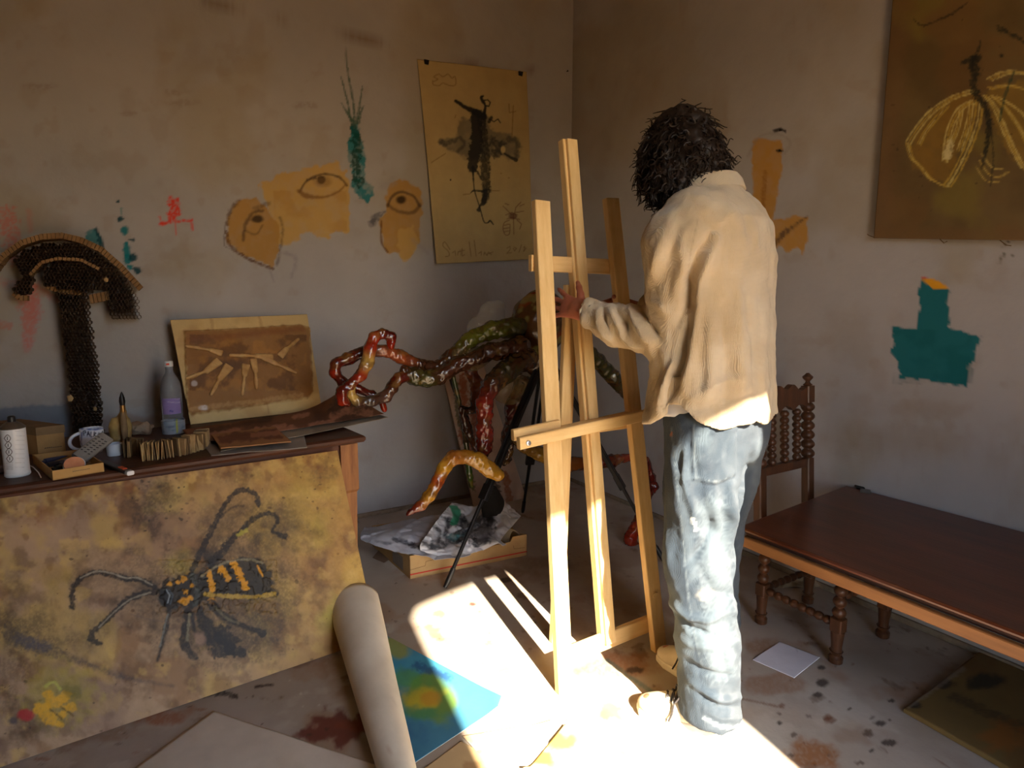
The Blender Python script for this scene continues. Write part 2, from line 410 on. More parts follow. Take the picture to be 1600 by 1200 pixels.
# red marks far left
RED = (205, 96, 84)
pa.stroke([(12, 338), (18, 372), (22, 400)], 26, RED, .55, .7, 5, 1, dry=.7); pa.stroke([(45, 330), (48, 360)], 8, RED, .25, .5, 3, 4)
pa.stroke([(-10, 440), (20, 444), (60, 452), (90, 470)], 12, RED, .3, .7, 4, 2, dry=.6)
pa.stroke([(42, 455), (46, 500), (42, 545)], [34, 24, 10], RED, .55, .6, 5, 6, dry=.5); pa.stroke([(52, 470), (56, 490)], 22, RED, .35, .6, 4, 7, dry=.5)
pa.stroke([(0, 508), (14, 509)], 13, (190, 110, 95), .5, .5, 1, 8, dry=.6)
# red mark
R2 = (222, 62, 44)
pa.stroke([(267, 313), (270, 325), (268, 340)], 13, R2, .95, .5, 1, 3, dry=.5); pa.stroke([(277, 312), (279, 335)], 7, R2, .9, .6, 1, 4, dry=.5)
pa.stroke([(250, 350), (275, 346), (300, 344)], 4, R2, .8, .6, 1, 5, dry=.5); pa.stroke([(299, 344), (301, 360)], 3, R2, .7, .3, .8, 5); pa.stroke([(274, 345), (275, 366)], 2.5, R2, .5, .3, .8, 5)
pa.stroke([(249, 338), (255, 352)], 3, R2, .6, .4, 1, 5); pa.blob((255, 349), (6, 3), R2, .8, .4, .3, 9)
# teal spots
TL = (18, 118, 128); TD = (14, 66, 78)
pa.poly([(134, 362), (148, 358), (158, 372), (160, 385), (146, 386), (134, 376)], TL, .85, 3, 1.5, 3, dry=.5); pa.stroke([(150, 358), (153, 368)], 5, TD, .9, .4, 1, 3); pa.stroke([(156, 374), (159, 386)], 8, TD, .8, .4, 1, 3)
for (x, y, rx, ry, c) in [(184, 315, 3, 2, TD), (188, 342, 5, 4, TD), (195, 361, 6, 7, TL), (197, 381, 4, 4, TL), (206, 375, 5, 2.4, TD), (198, 392, 6, 9, TL), (199, 405, 6, 8, TL), (208, 403, 6, 7, TD), (203, 418, 4, 4, TL), (214, 422, 6, 6, TD), (190, 330, 1.5, 7, (120, 150, 150))]:
    pa.blob((x, y), (rx, ry), c, .95, .4, .25, int(x), ns=.2)
# yellow eye patches
YE = (194, 158, 92); YD = (176, 134, 70); CH = (70, 54, 44)
pa.poly([(405, 290), (440, 270), (480, 262), (530, 254), (544, 275), (546, 362), (515, 363), (512, 372), (478, 362), (460, 378), (432, 383), (425, 345)], YE, .95, 6, 2.5, 4, dry=.15)
pa.cloud(YD, .03, .0, .5, .5, 21, idx=pa.box([(430, 300), (540, 360)], 2))
pa.stroke([(468, 300), (480, 282), (505, 272), (530, 277), (542, 290)], 3.5, CH, .75, .4, 1.4, 2); pa.stroke([(466, 298), (480, 306), (505, 308), (528, 300), (541, 287)], [6, 8, 4, 3, 2], (130, 92, 50), .8, .4, 2, 3)
pa.blob((502, 281), (6, 5.5), (52, 38, 32), .95, .25, .3, 4); pa.blob((503, 284), (14, 8), (130, 98, 56), .5, .3, .5, 5); pa.stroke([(480, 281), (496, 277)], 4, CH, .7, .7, 1, 6, dry=.6)
pa.poly([(356, 340), (372, 312), (400, 309), (414, 322), (436, 352), (438, 372), (434, 398), (425, 418), (405, 408), (378, 396), (354, 378)], YD, .95, 3, 1.5, 7, dry=.1)
pa.stroke([(354, 362), (358, 382), (380, 400), (405, 412), (426, 420)], 5, (98, 62, 34), .8, .6, 1, 8, dry=.4); pa.stroke([(372, 314), (360, 330), (355, 350)], 6, (96, 66, 40), .7, .7, 2, 9, dry=.4)
pa.stroke([(380, 375), (384, 350), (396, 332), (410, 330)], 5, CH, .65, .5, 2, 10); pa.blob((402, 343), (8, 6), (56, 44, 34), .9, .3, .4, 11); pa.stroke([(382, 360), (400, 366), (410, 352)], 3, CH, .5, .4, 1.5, 10)
pa.stroke([(437, 340), (442, 360), (436, 400), (432, 415)], 4, CH, .5, .6, 2, 12, dry=.4); pa.stroke([(398, 325), (420, 318)], 6, CH, .45, .6, 2, 13, dry=.4)
pa.stroke([(352, 350), (351, 384), (372, 388)], 1.6, (110, 100, 100), .6, .2, .8, 1); pa.stroke([(445, 395), (462, 404), (456, 432)], 6, (140, 134, 140), .45, .6, 2.5, 13, dry=.4); pa.stroke([(420, 418), (428, 440)], 3, (140, 134, 140), .45, .6, 1.5, 14)
pa.poly([(612, 285), (624, 279), (640, 286), (656, 292), (662, 318), (655, 360), (656, 378), (640, 402), (632, 408), (622, 395), (604, 395), (597, 380), (593, 345), (602, 330), (603, 305)], YD, .95, 4, 1.5, 15, dry=.1)
pa.poly([(622, 360), (645, 352), (655, 378), (640, 404), (630, 408), (622, 390)], YE, .7, 3, 1.5, 17)
pa.stroke([(606, 322), (612, 308), (626, 300), (645, 306), (656, 322)], 4, CH, .7, .4, 1.5, 18); pa.stroke([(606, 320), (622, 330), (645, 332), (656, 320)], 5, CH, .6, .4, 2, 19); pa.blob((627, 312), (8, 6.5), (60, 44, 30), .95, .25, .35, 20)
pa.stroke([(580, 350), (590, 338), (602, 330)], [10, 9, 3], (92, 90, 100), .7, .7, 1.5, 21, dry=.5); pa.stroke([(600, 290), (612, 284)], 14, (150, 144, 146), .35, .5, 4, 22, dry=.4)
pa.stroke([(596, 345), (596, 378), (606, 394)], 3, (110, 74, 40), .8, .5, 1, 23); pa.stroke([(645, 375), (668, 395)], 6, (150, 140, 144), .3, .5, 3, 24)
# teal squid
pa.poly([(547, 198), (558, 194), (563, 200), (562, 216), (568, 225), (571, 262), (570, 280), (584, 292), (584, 305), (574, 318), (562, 308), (548, 292), (552, 276), (545, 250), (543, 222), (549, 214)], TL, .92, 3, 1.2, 31, dry=.45, ns=.2)
pa.stroke([(557, 216), (558, 250), (560, 285)], 15, (18, 60, 48), .85, .7, 1.5, 32, dry=.5); pa.stroke([(552, 200), (556, 210)], 12, (14, 76, 74), .8, .5, 1, 33)
for l in [[(554, 198), (552, 160), (543, 110), (540, 78)], [(550, 195), (543, 160), (533, 120)], [(551, 190), (540, 172), (533, 160)], [(557, 192), (562, 165), (566, 135)], [(560, 192), (564, 175), (568, 165)]]:
    pa.stroke(l, [4.5, 3.2, 3.4, 1.4], (64, 96, 84), .8, .6, .8, 34, dry=.35)
pa.blob((584, 345), (5, 8), (70, 70, 76), .5, .5, .5, 4)
me_col = pa.c
wl_ = struct(sheet('wall_left', P, len(ax_), len(az_), m_plaster, None, me_col), 'pale plastered wall with painted eyes and colour trials')
# right wall (along y at x = XW)
ay_ = axis(-.8, YW, .6, 3.0, .0075, .03); az_ = axis(0, 3.5, .75, 2.1, .0075, .05)
P = np.stack(np.meshgrid(ay_, az_, indexing='ij'), -1).reshape(-1, 2); P = np.stack([np.full(len(P), XW), P[:, 0], P[:, 1]], 1)
pb = Paint(P, WALL)
pb.cloud((160, 148, 128), .006, .05, .6, .5, 4); pb.cloud((148, 128, 102), .016, .25, .7, .2, 12); pb.cloud((150, 128, 98), .03, .42, .75, .2, 17)
for q in [((1250, 760), (60, 30)), ((1420, 690), (90, 26)), ((1330, 690), (50, 26)), ((1010, 130), (30, 40)), ((925, 130), (6, 12)), ((1450, 640), (60, 14))]: pb.blob(q[0], q[1], (150, 130, 108), .3, .5, .6, 5)
pb.poly([(1176, 222), (1186, 216), (1222, 219), (1222, 260), (1210, 330), (1206, 345), (1240, 337), (1262, 340), (1261, 380), (1254, 398), (1248, 388), (1238, 390), (1226, 396), (1222, 384), (1204, 392), (1196, 402), (1196, 480), (1184, 480), (1176, 330)], (186, 138, 64), .95, 3, 1.5, 3, dry=.1)
pb.stroke([(1196, 270), (1192, 330), (1190, 400)], 7, (150, 98, 40), .7, .6, 2, 3, dry=.4)
pb.stroke([(1198, 395), (1225, 365), (1262, 338)], [10, 8, 2], (92, 72, 58), .8, .7, 1.4, 4, dry=.5); pb.stroke([(1195, 380), (1200, 350)], 8, (120, 88, 50), .6, .5, 2, 4)
pb.stroke([(1210, 205), (1219, 202), (1227, 205)], 4, (40, 32, 30), .9, .5, .8, 4); pb.stroke([(1214, 236), (1222, 235)], 3, (50, 40, 36), .9, .5, .8, 4)
pb.stroke([(1168, 245), (1185, 215), (1212, 208), (1235, 222), (1225, 240)], 4, (150, 144, 138), .5, .6, 2, 5, dry=.4)
pb.poly([(1440, 436), (1484, 452), (1480, 470), (1484, 492), (1486, 505), (1480, 510), (1533, 526), (1525, 545), (1524, 560), (1512, 574), (1513, 606), (1490, 602), (1440, 592), (1406, 592), (1402, 565), (1390, 550), (1398, 538), (1393, 510), (1432, 514), (1438, 480), (1434, 460)], (12, 104, 112), .97, 3.0, 1.2, 8)
pb.poly([(1440, 438), (1452, 434), (1470, 440), (1484, 452), (1460, 452)], (226, 160, 30), .97, 1, 1, 9); pb.cloud((10, 84, 88), .02, .0, .5, .4, 3, idx=pb.box([(1395, 515), (1520, 600)], 0))
pb.stroke([(1440, 435), (1448, 433)], 2, (200, 60, 40), .8, .2, .8, 2)
pb.stroke([(1566, 388), (1574, 378), (1584, 372)], 3, (60, 52, 30), .8, .7, .8, 2); pb.stroke([(1560, 412), (1570, 398), (1584, 400)], 3, (60, 62, 30), .8, .8, .8, 2, dry=.4)
struct(sheet('wall_right', P, len(ay_), len(az_), m_plaster, None, pb.c), 'pale plastered wall with teal and ochre paint shapes')
# door wall behind the viewer, with the open arched doorway the sun comes through
YB = -.60; DX0, DX1 = .352, 1.15
def arch(x):
    t = (x-DX0)/(DX1-DX0); e = min(t, 1-t)
    return (2.15+.09*math.sin(math.pi*(.12+.69*t)) if t < .55 else 2.24+.07*(t-.55)/.45) - (.05*(1-e/.06)**2 if t < .06 else 0)
g = G(); T0 = .20
g.box((-2.2, YB-T0, 0), (DX0, YB, 3.5)); g.box((DX1, YB-T0, 0), (XW, YB, 3.5))
xs = np.linspace(DX0, DX1, 25); pl = [(x, YB-T0, arch(x)) for x in xs]+[(DX1, YB-T0, 3.5), (DX0, YB-T0, 3.5)]
g.prism(pl, (0, T0, 0)); struct(g.build('wall_back', m_wallrest))
g = G(); g.box((-2.3, YB-T0, 0), (-2.2, YW+.1, 3.5)); struct(g.build('wall_side', m_wallrest))
g = G(); g.box((-2.3, YB-T0, 3.5), (XW+.15, YW+.15, 3.6)); struct(g.build('ceiling', m_wallrest))
g = G(); g.box((-2.3, YW+.003, -.1), (XW+.15, YW+.15, 3.5)); g.box((XW+.003, YB-T0, -.1), (XW+.15, YW+.15, 3.5)); struct(g.build('wall_core', m_wallrest))
# floor
ax_ = axis(-2.2, XW, -.5, XW, .0062, .05); ay_ = axis(YB-T0, YW, .70, 2.6, .0062, .03)
P = np.stack(np.meshgrid(ax_, ay_, indexing='ij'), -1).reshape(-1, 2); P = np.stack([P[:, 0], P[:, 1], np.zeros(len(P))], 1)
pf = Paint(P, (176, 164, 152))
m3 = pf.P*300
def fcloud(col, scale, lo, hi, a, seed):
    pf.mix(np.arange(len(P)), a*sm(lo, hi, fbm2(P[:, 0], P[:, 1], scale, seed, 5)), col)
fcloud((156, 140, 122), 2.5, -.1, .5, .6, 3); fcloud((140, 108, 78), 5, .25, .6, .4, 5); fcloud((196, 188, 176), 7, .2, .6, .5, 7); fcloud((104, 80, 60), 14, .45, .7, .6, 9)
fcloud((150, 104, 60), 3.3, .42, .6, .35, 21)
RU = (150, 92, 40); DK = (74, 54, 44)
for (x, y, rx, ry, c, a) in [(960, 1040, 60, 18, RU, .6), (1000, 1090, 50, 14, (130, 92, 56), .5), (1265, 1180, 40, 22, RU, .85), (1210, 1070, 50, 14, RU, .5), (1190, 1010, 26, 14, (140, 96, 56), .6), (150, 1140, 70, 20, (150, 110, 70), .5), (240, 1120, 60, 12, (160, 90, 44), .7), (60, 1180, 60, 20, (196, 186, 172), .6), (480, 1040, 60, 20, (150, 110, 80), .4), (760, 895, 60, 8, (120, 96, 76), .5), (860, 880, 50, 10, (110, 84, 62), .4), (1100, 990, 40, 16, (110, 78, 50), .5), (640, 980, 30, 8, (150, 120, 96), .4), (820, 900, 50, 14, (130, 104, 84), .4)]:
    pf.blob((x, y), (rx, ry), c, a, .7, .4, int(x+y), ns=.04, dry=.3)
pf.blob((525, 1138), (50, 24), (104, 44, 36), .9, .6, .25, 4, ns=.06); pf.blob((555, 1132), (34, 10), (130, 66, 44), .6, .5, .3, 4, ns=.05)
pf.spots(26, 1140, 1080, 1600, 1200, 1.5, 8, [DK, (110, 66, 40), (90, 70, 56)], .9, 3, 1.3); pf.spots(22, 1000, 1010, 1160, 1110, 1, 5, [DK, (120, 76, 46)], .8, 5)
pf.spots(40, 1150, 1000, 1500, 1200, .8, 3, [DK, (120, 70, 40)], .8, 6); pf.spots(26, 600, 905, 900, 1000, 1, 4, [(110, 90, 76), DK], .7, 7); pf.spots(16, 380, 1060, 560, 1180, 1, 4, [(120, 50, 40), DK, (200, 190, 176)], .8, 8)
pf.spots(40, 0, 1080, 330, 1200, 1.5, 9, [(200, 190, 176), (150, 92, 50), DK], .55, 9, 1.8); pf.spots(10, 830, 800, 1100, 960, 1, 5, [DK, (140, 120, 100)], .6, 10)
for q in [((1284, 1043), (6, 3.5)), ((1284, 1067), (10, 5.5)), ((1278, 1085), (8, 4)), ((1374, 1130), (10, 5)), ((1390, 1160), (11, 5)), ((1392, 1095), (6, 3)), ((790, 906), (9, 4)), ((990, 1047), (13, 5)), ((1362, 1173), (5, 3)), ((1218, 1130), (4, 3))]:
    pf.blob(q[0], q[1], (70, 60, 54), .9, .4, .3, int(q[0][0]), ns=.15)
pf.stroke([(948, 1032), (980, 1055), (1020, 1082), (1052, 1100)], 7, (84, 120, 120), .7, .6, 2, 4, dry=.3); pf.blob((738, 944), (6, 3), (190, 60, 50), .9, .3, .3, 3)
pf.stroke([(1160, 1092), (1225, 1106)], 3, (120, 80, 50), .6, .5, 1, 4); pf.stroke([(320, 1086), (345, 1083), (368, 1088)], 8, (50, 44, 40), .9, .7, 1, 4, dry=.3)
pf.stroke([(400, 1073), (425, 1070)], 4, (60, 44, 40), .9, .7, 1, 6)
struct(sheet('floor', P, len(ax_), len(ay_), m_floor, None, pf.c), 'paint-stained cement floor')
g = G(); g.box((-2.3, YB-T0, -.1), (XW+.15, YW+.15, -.002)); struct(g.build('floor_slab', m_wallrest))
g = G(); g.box((-14, -16, -.12), (14, YB-T0, -.02)); struct(g.build('bounce_ground', mat('warm_bounce_ground', (196, 156, 104), (176, 136, 88), rough=.9, scale=1.5)))  # unseen ground added outside the door, tinted to bounce warm light indoors
# crumbly skirting line at the foot of the walls
m_sk = mat('skirting', (150, 134, 114), (118, 102, 86), rough=.9, scale=20, bump=.003, bscale=60)
g = G(); g.beam((-1.2, YW-.006, .012), (XW, YW-.006, .012), .012, .024); struct(g.build('baseboard_left', m_sk))
g = G(); g.beam((XW-.006, -.6, .012), (XW-.006, YW, .012), .012, .024); struct(g.build('baseboard_right', m_sk))
# ---- wall nails
m_iron = mat('iron', (36, 32, 30), (54, 46, 40), rough=.6, metal=.6, scale=60)
for (x, y, lb, which) in [(885, 112, 'small dark nail beside the wall corner', 'L'), (1222, 204, 'small dark nail above the ochre stripe on right wall', 'R'), (1221, 236, 'small dark nail within the ochre stripe top on right wall', 'R')]:
    p = ony(x, y, YW) if which == 'L' else onx(x, y, XW)
    n = np.array([0, -1, 0]) if which == 'L' else np.array([-1, 0, 0])
    g = G(); g.lathe([(-.006, .0016), (.012, .0016), (.013, .005), (.0155, .005), (.0165, .002)], p, 8, n); tag(g.build('wall_nail', m_iron), lb, 'nail')

# ================================================================ easel
m_pine = mat('pine_wood', (212, 174, 114), (230, 198, 142), rough=.5, scale=5, stretch=(9, 9, .9), bump=.0006, bscale=30, spec=.4)
m_pineh = mat('pine_wood_cross', (212, 172, 112), (230, 196, 138), rough=.5, scale=5, stretch=(.9, 9, 9), bump=.0006, bscale=30, spec=.4)
EA = thing('easel', 'light pine artist easel with tall centre mast, gripped by the man', 'easel', (1.2, 1.38, 0))
def ey(z): return 1.375+.118*z            # the leaning plane
L0 = np.array([1.005, ey(0)-.012, 0]); L1 = ony(845, 315, ey(1.53)); R0 = np.array([1.425, ey(0), 0]); R1 = ony(954, 311, ey(1.55))
for (a, b, nm) in ((L0, L1, 'side_post'), (R0, R1, 'side_post')):
    g = G(); g.beam(a, b, .056, .026, (0, 1, 0)); g.build(nm, m_pine, EA)
M0 = ony(953, 1004, ey(.06)+.01); M1 = ony(892, 219, ey(1.72)+.01); M1 = M0+(M1-M0)
g = G(); g.beam(M0, M1, .040, .020, (0, 1, 0)); g.build('mast', m_pine, EA)
g = G(); o = np.array([-.022, .018, 0]); g.beam(M0+o, M1+o, .014, .03, (0, 1, 0)); g.build('mast_rail', m_pine, EA)
o = np.array([.012, .03, 0]); g = G(); g.beam(M0+o+(M1-M0)*.0, M1+o-(M1-M0)*.02, .03, .012, (0, 1, 0)); g.build('mast_back_strip', m_pine, EA)
BF = onz(869, 1001, 0); BT = M0+(M1-M0)*.72+np.array([-.008, .05, 0])
g = G(); g.beam(BF+np.array([0, 0, .0]), BT, .050, .022, (0, 1, 0)); g.build('back_leg', m_pine, EA)
def lerp(a, b, z): return a+(b-a)*((z-a[2])/(b[2]-a[2]))
def bar(z, w, d, dy, name, ext=.03, z2=None):
    a = lerp(L0, L1, z)+np.array([-ext, dy, 0]); b = lerp(R0, R1, z2 or z)+np.array([ext, dy, 0])
    g = G(); g.beam(a, b, d, w, (0, 0, 1)); return g.build(name, m_pineh, EA)
bar(1.337, .05, .018, .026, 'top_crossbar', .034); bar(.085, .06, .018, .026, 'bottom_crossbar', .0, .085); bar(.80, .034, .016, .026, 'middle_crossbar', .02)
SL = ony(810, 693, ey(.80)-.075); SR = ony(1010, 648, ey(.82)-.055)
g = G(); g.beam(SL, SR, .018, .036, (0, 0, 1)); g.build('shelf_lip', m_pineh, EA)
g = G(); a = SL+np.array([.045, .045, .0]); b = SR+np.array([0, .04, .0]); g.beam(a, b, .058, .014, (0, 0, 1)); g.build('canvas_shelf', m_pineh, EA)
g = G(); a2 = SL+np.array([.01, .05, .014]); g.beam(a2, a2+np.array([.17, .004, .012]), .016, .034, (0, 0, 1)); g.build('shelf_back_strip', m_pineh, EA)
g = G(); q = SL+np.array([.028, -.010, 0]); g.lathe([(0, .008), (.003, .0075), (.0042, .004)], q, 16, (0, -1, 0)); g.build('screw_head', mat('zinc', (190, 190, 196), rough=.35, metal=.9), EA)['label'] = 'bright round screw head'
for z, dx in ((1.337, .012), (1.337, -.012), (.085, 0)):
    for A, B in ((L0, L1), (R0, R1)):
        p = lerp(A, B, z)+np.array([dx, .036, 0]); g = G(); g.lathe([(0, .006), (.004, .005)], p, 10, (0, 1, 0)); g.build('bolt', m_iron, EA)
p = M0+(M1-M0)*.70+np.array([.018, .03, 0]); g = G(); g.rbox(p, (.016, .02, .03), 0, .003); g.build('mast_catch', m_iron, EA)['label'] = 'black mast catch'
g = G(); p = R0+(R1-R0)*.13+np.array([-.004, -.0155, 0]); g.lathe([(0, .011), (.0015, .0105)], p, 16, (0, -1, 0)); g.build('post_hole_plug', m_pine, EA)

# ================================================================ the man
MO = np.array([1.335, 1.095, 0.0]); PH = math.radians(105)
mf = np.array([math.cos(PH), math.sin(PH), 0]); ml = np.array([-math.sin(PH), math.cos(PH), 0]); mz = np.array([0, 0, 1.0])
def B(L, Fw, Z): return MO+ml*L+mf*Fw+mz*Z
MAN = thing('person', 'man in loose cream shirt and faded jeans standing at the easel', 'person', MO)
m_skin = mat('skin', (168, 108, 84), vcol=True, rough=.5, scale=30, bump=.0006, bscale=200, sss=.08)
m_shirt = mat('linen_shirt', (214, 194, 160), vcol=True, rough=.9, scale=9, bump=.0008, bscale=240, sheen=.25, var=.6, weave=170, spec=.2)
m_jeans = mat('faded_denim', (120, 140, 156), vcol=True, rough=.9, scale=12, bump=.0007, bscale=260, sheen=.15, var=.8, weave=260, spec=.2)
SH_L = B(.150, .045, 1.435); SH_R = B(-.155, .045, 1.435)
EL_L = np.array([1.180, 1.170, 1.150]); WR_L = np.array([1.108, 1.432, 1.185])
EL_R = B(-.20, .25, 1.14); WR_R = ony(968, 474, 1.60)
NK = B(.01, .065, 1.50); HC = B(.02, .145, 1.612)
AN_L = B(.085, -.045, .085); AN_R = B(-.095, .03, .085); KN_L = B(.096, -.004, .49); KN_R = B(-.09, .035, .49); HP_L = B(.085, .0, .90); HP_R = B(-.085, .0, .90)
# --- hands: palm frame (c, direction to fingers u, across v towards the thumb, n out of the back of the hand)
def hand(S, wr, u, n, curl, spread, sgn=1, sc=1.0, thumb=(.5, .7, -.3), tcurl=.4):
    u = np.array(u, float); u /= np.linalg.norm(u); n = np.array(n, float); n = n-u*(n@u); n /= np.linalg.norm(n); v = np.cross(n, u)*sgn
    P = lambda a, b, c: wr+sc*(u*a+v*b+n*c)
    S.cone(P(0, 0, 0), P(.03, 0, 0), .024*sc, .026*sc, .02)
    for b, e in ((.030, .088), (.011, .093), (-.010, .088), (-.029, .080)):
        S.cone(P(.018, b*.6, 0), P(e, b, 0), .0145*sc, .0118*sc, .012)
    K = []
    for q, (b, e, ln) in enumerate(((.030, .088, (.040, .024, .020)), (.010, .094, (.044, .028, .022)), (-.011, .089, (.040, .026, .021)), (-.030, .080, (.032, .019, .019)))):
        p = P(e, b, 0); an = 0.0; pts = [p]; sp = spread*(1.5-q)*.16
        for k in range(3):
            an += curl[q][k]; d = u*math.cos(an)-n*math.sin(an)+v*sp*math.cos(an); d /= np.linalg.norm(d); p = p+d*ln[k]*sc; pts.append(p)
        for k, (ra, rb) in enumerate(((.0098, .0088), (.0088, .0080), (.0080, .0066))):
            S.cone(pts[k], pts[k+1], ra*sc, rb*sc, .0035)
    t = np.array(thumb, float); p = P(.022, .022, -.006); pts = [p]; d = u*t[0]+v*t[1]+n*t[2]; d /= np.linalg.norm(d)
    for k, l in enumerate((.040, .030, .026)):
        p = p+d*l*sc; pts.append(p); d = d+u*tcurl*.5-n*tcurl*.35; d /= np.linalg.norm(d)
    S.chain(pts, [.0155*sc, .0120*sc, .0105*sc, .0080*sc], .006)
    return pts
S = SDF()
up = np.array([0, 0, 1.0])
# torso, neck, arms, legs
S.ell(B(0, .02, .98), (.115, .08, .11), [ml, mf, mz], .05); S.ell(B(0, .02, 1.20), (.13, .085, .20), [ml, mf, mz], .05); S.ell(B(0, .03, 1.34), (.155, .10, .12), [ml, mf, mz], .05)
S.cone(SH_L-mz*.02, SH_R-mz*.02, .045, .045, .03); S.chain([SH_L, EL_L, WR_L], [.05, .038, .026], .02); S.chain([SH_R, EL_R, WR_R], [.05, .038, .026], .02)
S.cone(B(0, .05, 1.46), NK+mf*.05+mz*.05, .048, .050, .012)
S.chain([HP_L, KN_L, AN_L], [.075, .05, .036], .03); S.chain([HP_R, KN_R, AN_R], [.085, .055, .036], .03)
for an, dr in ((AN_L, .42), (AN_R, -.12)):
    d = mf*math.cos(dr)+ml*math.sin(dr); S.chain([an-d*.03-mz*.04, an+d*.10-mz*.05, an+d*.16-mz*.055], [.034, .034, .026], .02)
# head: looks down towards his hands
hd = mf*.88-ml*.06-mz*.46; hd /= np.linalg.norm(hd); hl = np.cross(mz, hd); hl /= np.linalg.norm(hl); hu = np.cross(hd, hl)
HR = [hl, hd, hu]; Hp = lambda a, b, c: HC+hl*a+hd*b+hu*c
S.ell(Hp(0, -.012, .025), (.076, .096, .098), HR, .03); S.ell(Hp(0, .032, -.045), (.056, .062, .070), HR, .03); S.ell(Hp(0, .060, -.098), (.028, .026, .024), HR, .025)
S.cone(Hp(0, .092, .012), Hp(0, .118, -.030), .009, .013, .012); S.ell(Hp(0, .086, .030), (.05, .016, .010), HR, .015)
for q in (1, -1):
    S.ell(Hp(.031*q, .090, .008), (.016, .013, .011), HR, .008, True); S.ell(Hp(.031*q, .079, .008), (.0125, .0125, .0125), HR, .002)
    S.ell(Hp(.076*q, -.006, -.010), (.010, .020, .032), HR, .006); S.cone(Hp(.018*q, .098, -.030), Hp(.014*q, .1, -.028), .008, .008, .006); S.ell(Hp(.042*q, .065, -.03), (.022, .02, .02), HR, .02)
S.ell(Hp(0, .096, -.060), (.024, .010, .0065), HR, .006); S.ell(Hp(0, .094, -.072), (.020, .010, .007), HR, .006); S.ell(Hp(0, .106, -.066), (.024, .006, .0018), HR, .002, True)
# left hand laid round the front of the mast, right hand holding it from behind
FT_L = hand(S, WR_L+mz*.004, (-.05, .31, .06), (-.62, -.62, .25), [(.0, .25, .2), (.05, .25, .2), (.08, .3, .25), (.12, .3, .3)], 1.5, -1, .92, (.55, .75, .1), .3)
FT_R = hand(S, WR_R, ony(880, 520, 1.575)-WR_R, (.05, .95, .25), [(.15, .55, .5), (.15, .55, .5), (.2, .6, .5), (.2, .6, .6)], .8, 1, 1.0, (.6, .5, -.5), .3)
V, Fc = S.mesh((.80, .70, -.02), (1.75, 1.75, 1.80), .0045)
c = np.tile(lin((176, 112, 86)), (len(V), 1)); nz = fbm3(V, 25, 3, 3); c *= (1+.18*nz)[:, None]
for q in (1, -1):
    d = np.linalg.norm(V-Hp(.031*q, .090, .008), axis=1); c[d < .0065] = lin((60, 42, 30)); c[(d >= .0065) & (d < .0105)] = lin((225, 220, 210))
d = np.abs((V-Hp(0, .1, -.066))@hu); e = np.abs((V-Hp(0, .1, -.066))@hl); c[(d < .011) & (e < .024) & ((V-HC)@hd > .09)] = lin((150, 80, 72))
kn = (V[:, 2] > 1.1) & (V[:, 2] < 1.3) & (V[:, 1] > 1.42); c[kn] = c[kn]*np.array([.92, .78, .80])
skin('body', V, Fc, m_skin, MAN, c)

# --- hair: a dark curly mass of many separate locks
m_hair = mat('dark_curly_hair', (44, 32, 25), (20, 14, 12), rough=.55, scale=90, spec=.35)
S = SDF(); S.ell(Hp(0, -.022, .030), (.090, .104, .104), HR, .02); S.ell(Hp(0, -.066, -.03), (.080, .056, .09), HR, .03); S.ell(Hp(.045, .0, -.015), (.045, .072, .085), HR, .03); S.ell(Hp(-.045, .0, -.015), (.045, .072, .085), HR, .03)
S.ell(Hp(0, .125, -.03), (.045, .05, .06), HR, .015, True); S.ell(Hp(.055, .055, -.02), (.03, .035, .075), HR, .02); S.ell(Hp(.07, .02, -.07), (.04, .05, .06), HR, .03)
V, Fc = S.mesh(HC-.24, HC+.24, .007); N = normals(V, Fc); Vd = sweepnoise(V, N, .016, 26, 5); hair = skin('hair', Vd, Fc, m_hair, MAN)
rs = np.random.RandomState(4); g = G(); sel = rs.choice(len(V), 2100, replace=False)
for i in sel:
    p = Vd[i]-N[i]*.008; n = N[i]; out = rs.uniform(.014, .040); down = -mz
    t1 = np.cross(n, rs.randn(3)); t1 /= np.linalg.norm(t1); t2 = np.cross(n, t1); r = rs.uniform(.005, .010); tw = rs.uniform(.8, 1.5); ph = rs.uniform(0, 6.3); sg = rs.choice([-1, 1])
    ax = n*.40+down*rs.uniform(.3, .9)+t1*rs.uniform(-.4, .4); ax /= np.linalg.norm(ax)
    pts = []
    for k in range(11):
        t = k/10; a = ph+sg*tw*2*math.pi*t; pts.append(p+ax*out*1.3*t+(t1*math.cos(a)+t2*math.sin(a))*r*min(1, t*3))
    g.tube(pts, [.0027*(1-.6*k/10) for k in range(11)], 3, False)
o = g.build('curls', m_hair, hair, True); o['kind'] = 'stuff'

# --- folds: ridges laid over a garment, given along lines seen on it
def folds(V, N, lines, soft=1.0):
    x, y = proj(V); x = x+7*fbm3(V, 9, 51, 3); y = y+5*fbm3(V, 9, 53, 3); toeye = ((EYE-V)*N).sum(1) > 0; D = np.zeros(len(V))
    for pts, w, amp in lines:
        best = np.full(len(V), 1e9); tt = np.zeros(len(V)); n = len(pts)-1
        for k in range(n):
            a = np.array(pts[k], float); b = np.array(pts[k+1], float); d = b-a; L2 = max(d@d, 1e-6)
            t = np.clip(((x-a[0])*d[0]+(y-a[1])*d[1])/L2, 0, 1); r = np.hypot(x-a[0]-t*d[0], y-a[1]-t*d[1]); m = r < best; best = np.where(m, r, best); tt = np.where(m, (k+t)/n, tt)
        D += 1.5*amp*np.exp(-(best/(w*.85))**2)*np.sin(np.pi*np.clip(tt, .04, .96))**.5
    return V+N*(D*toeye)[:, None]

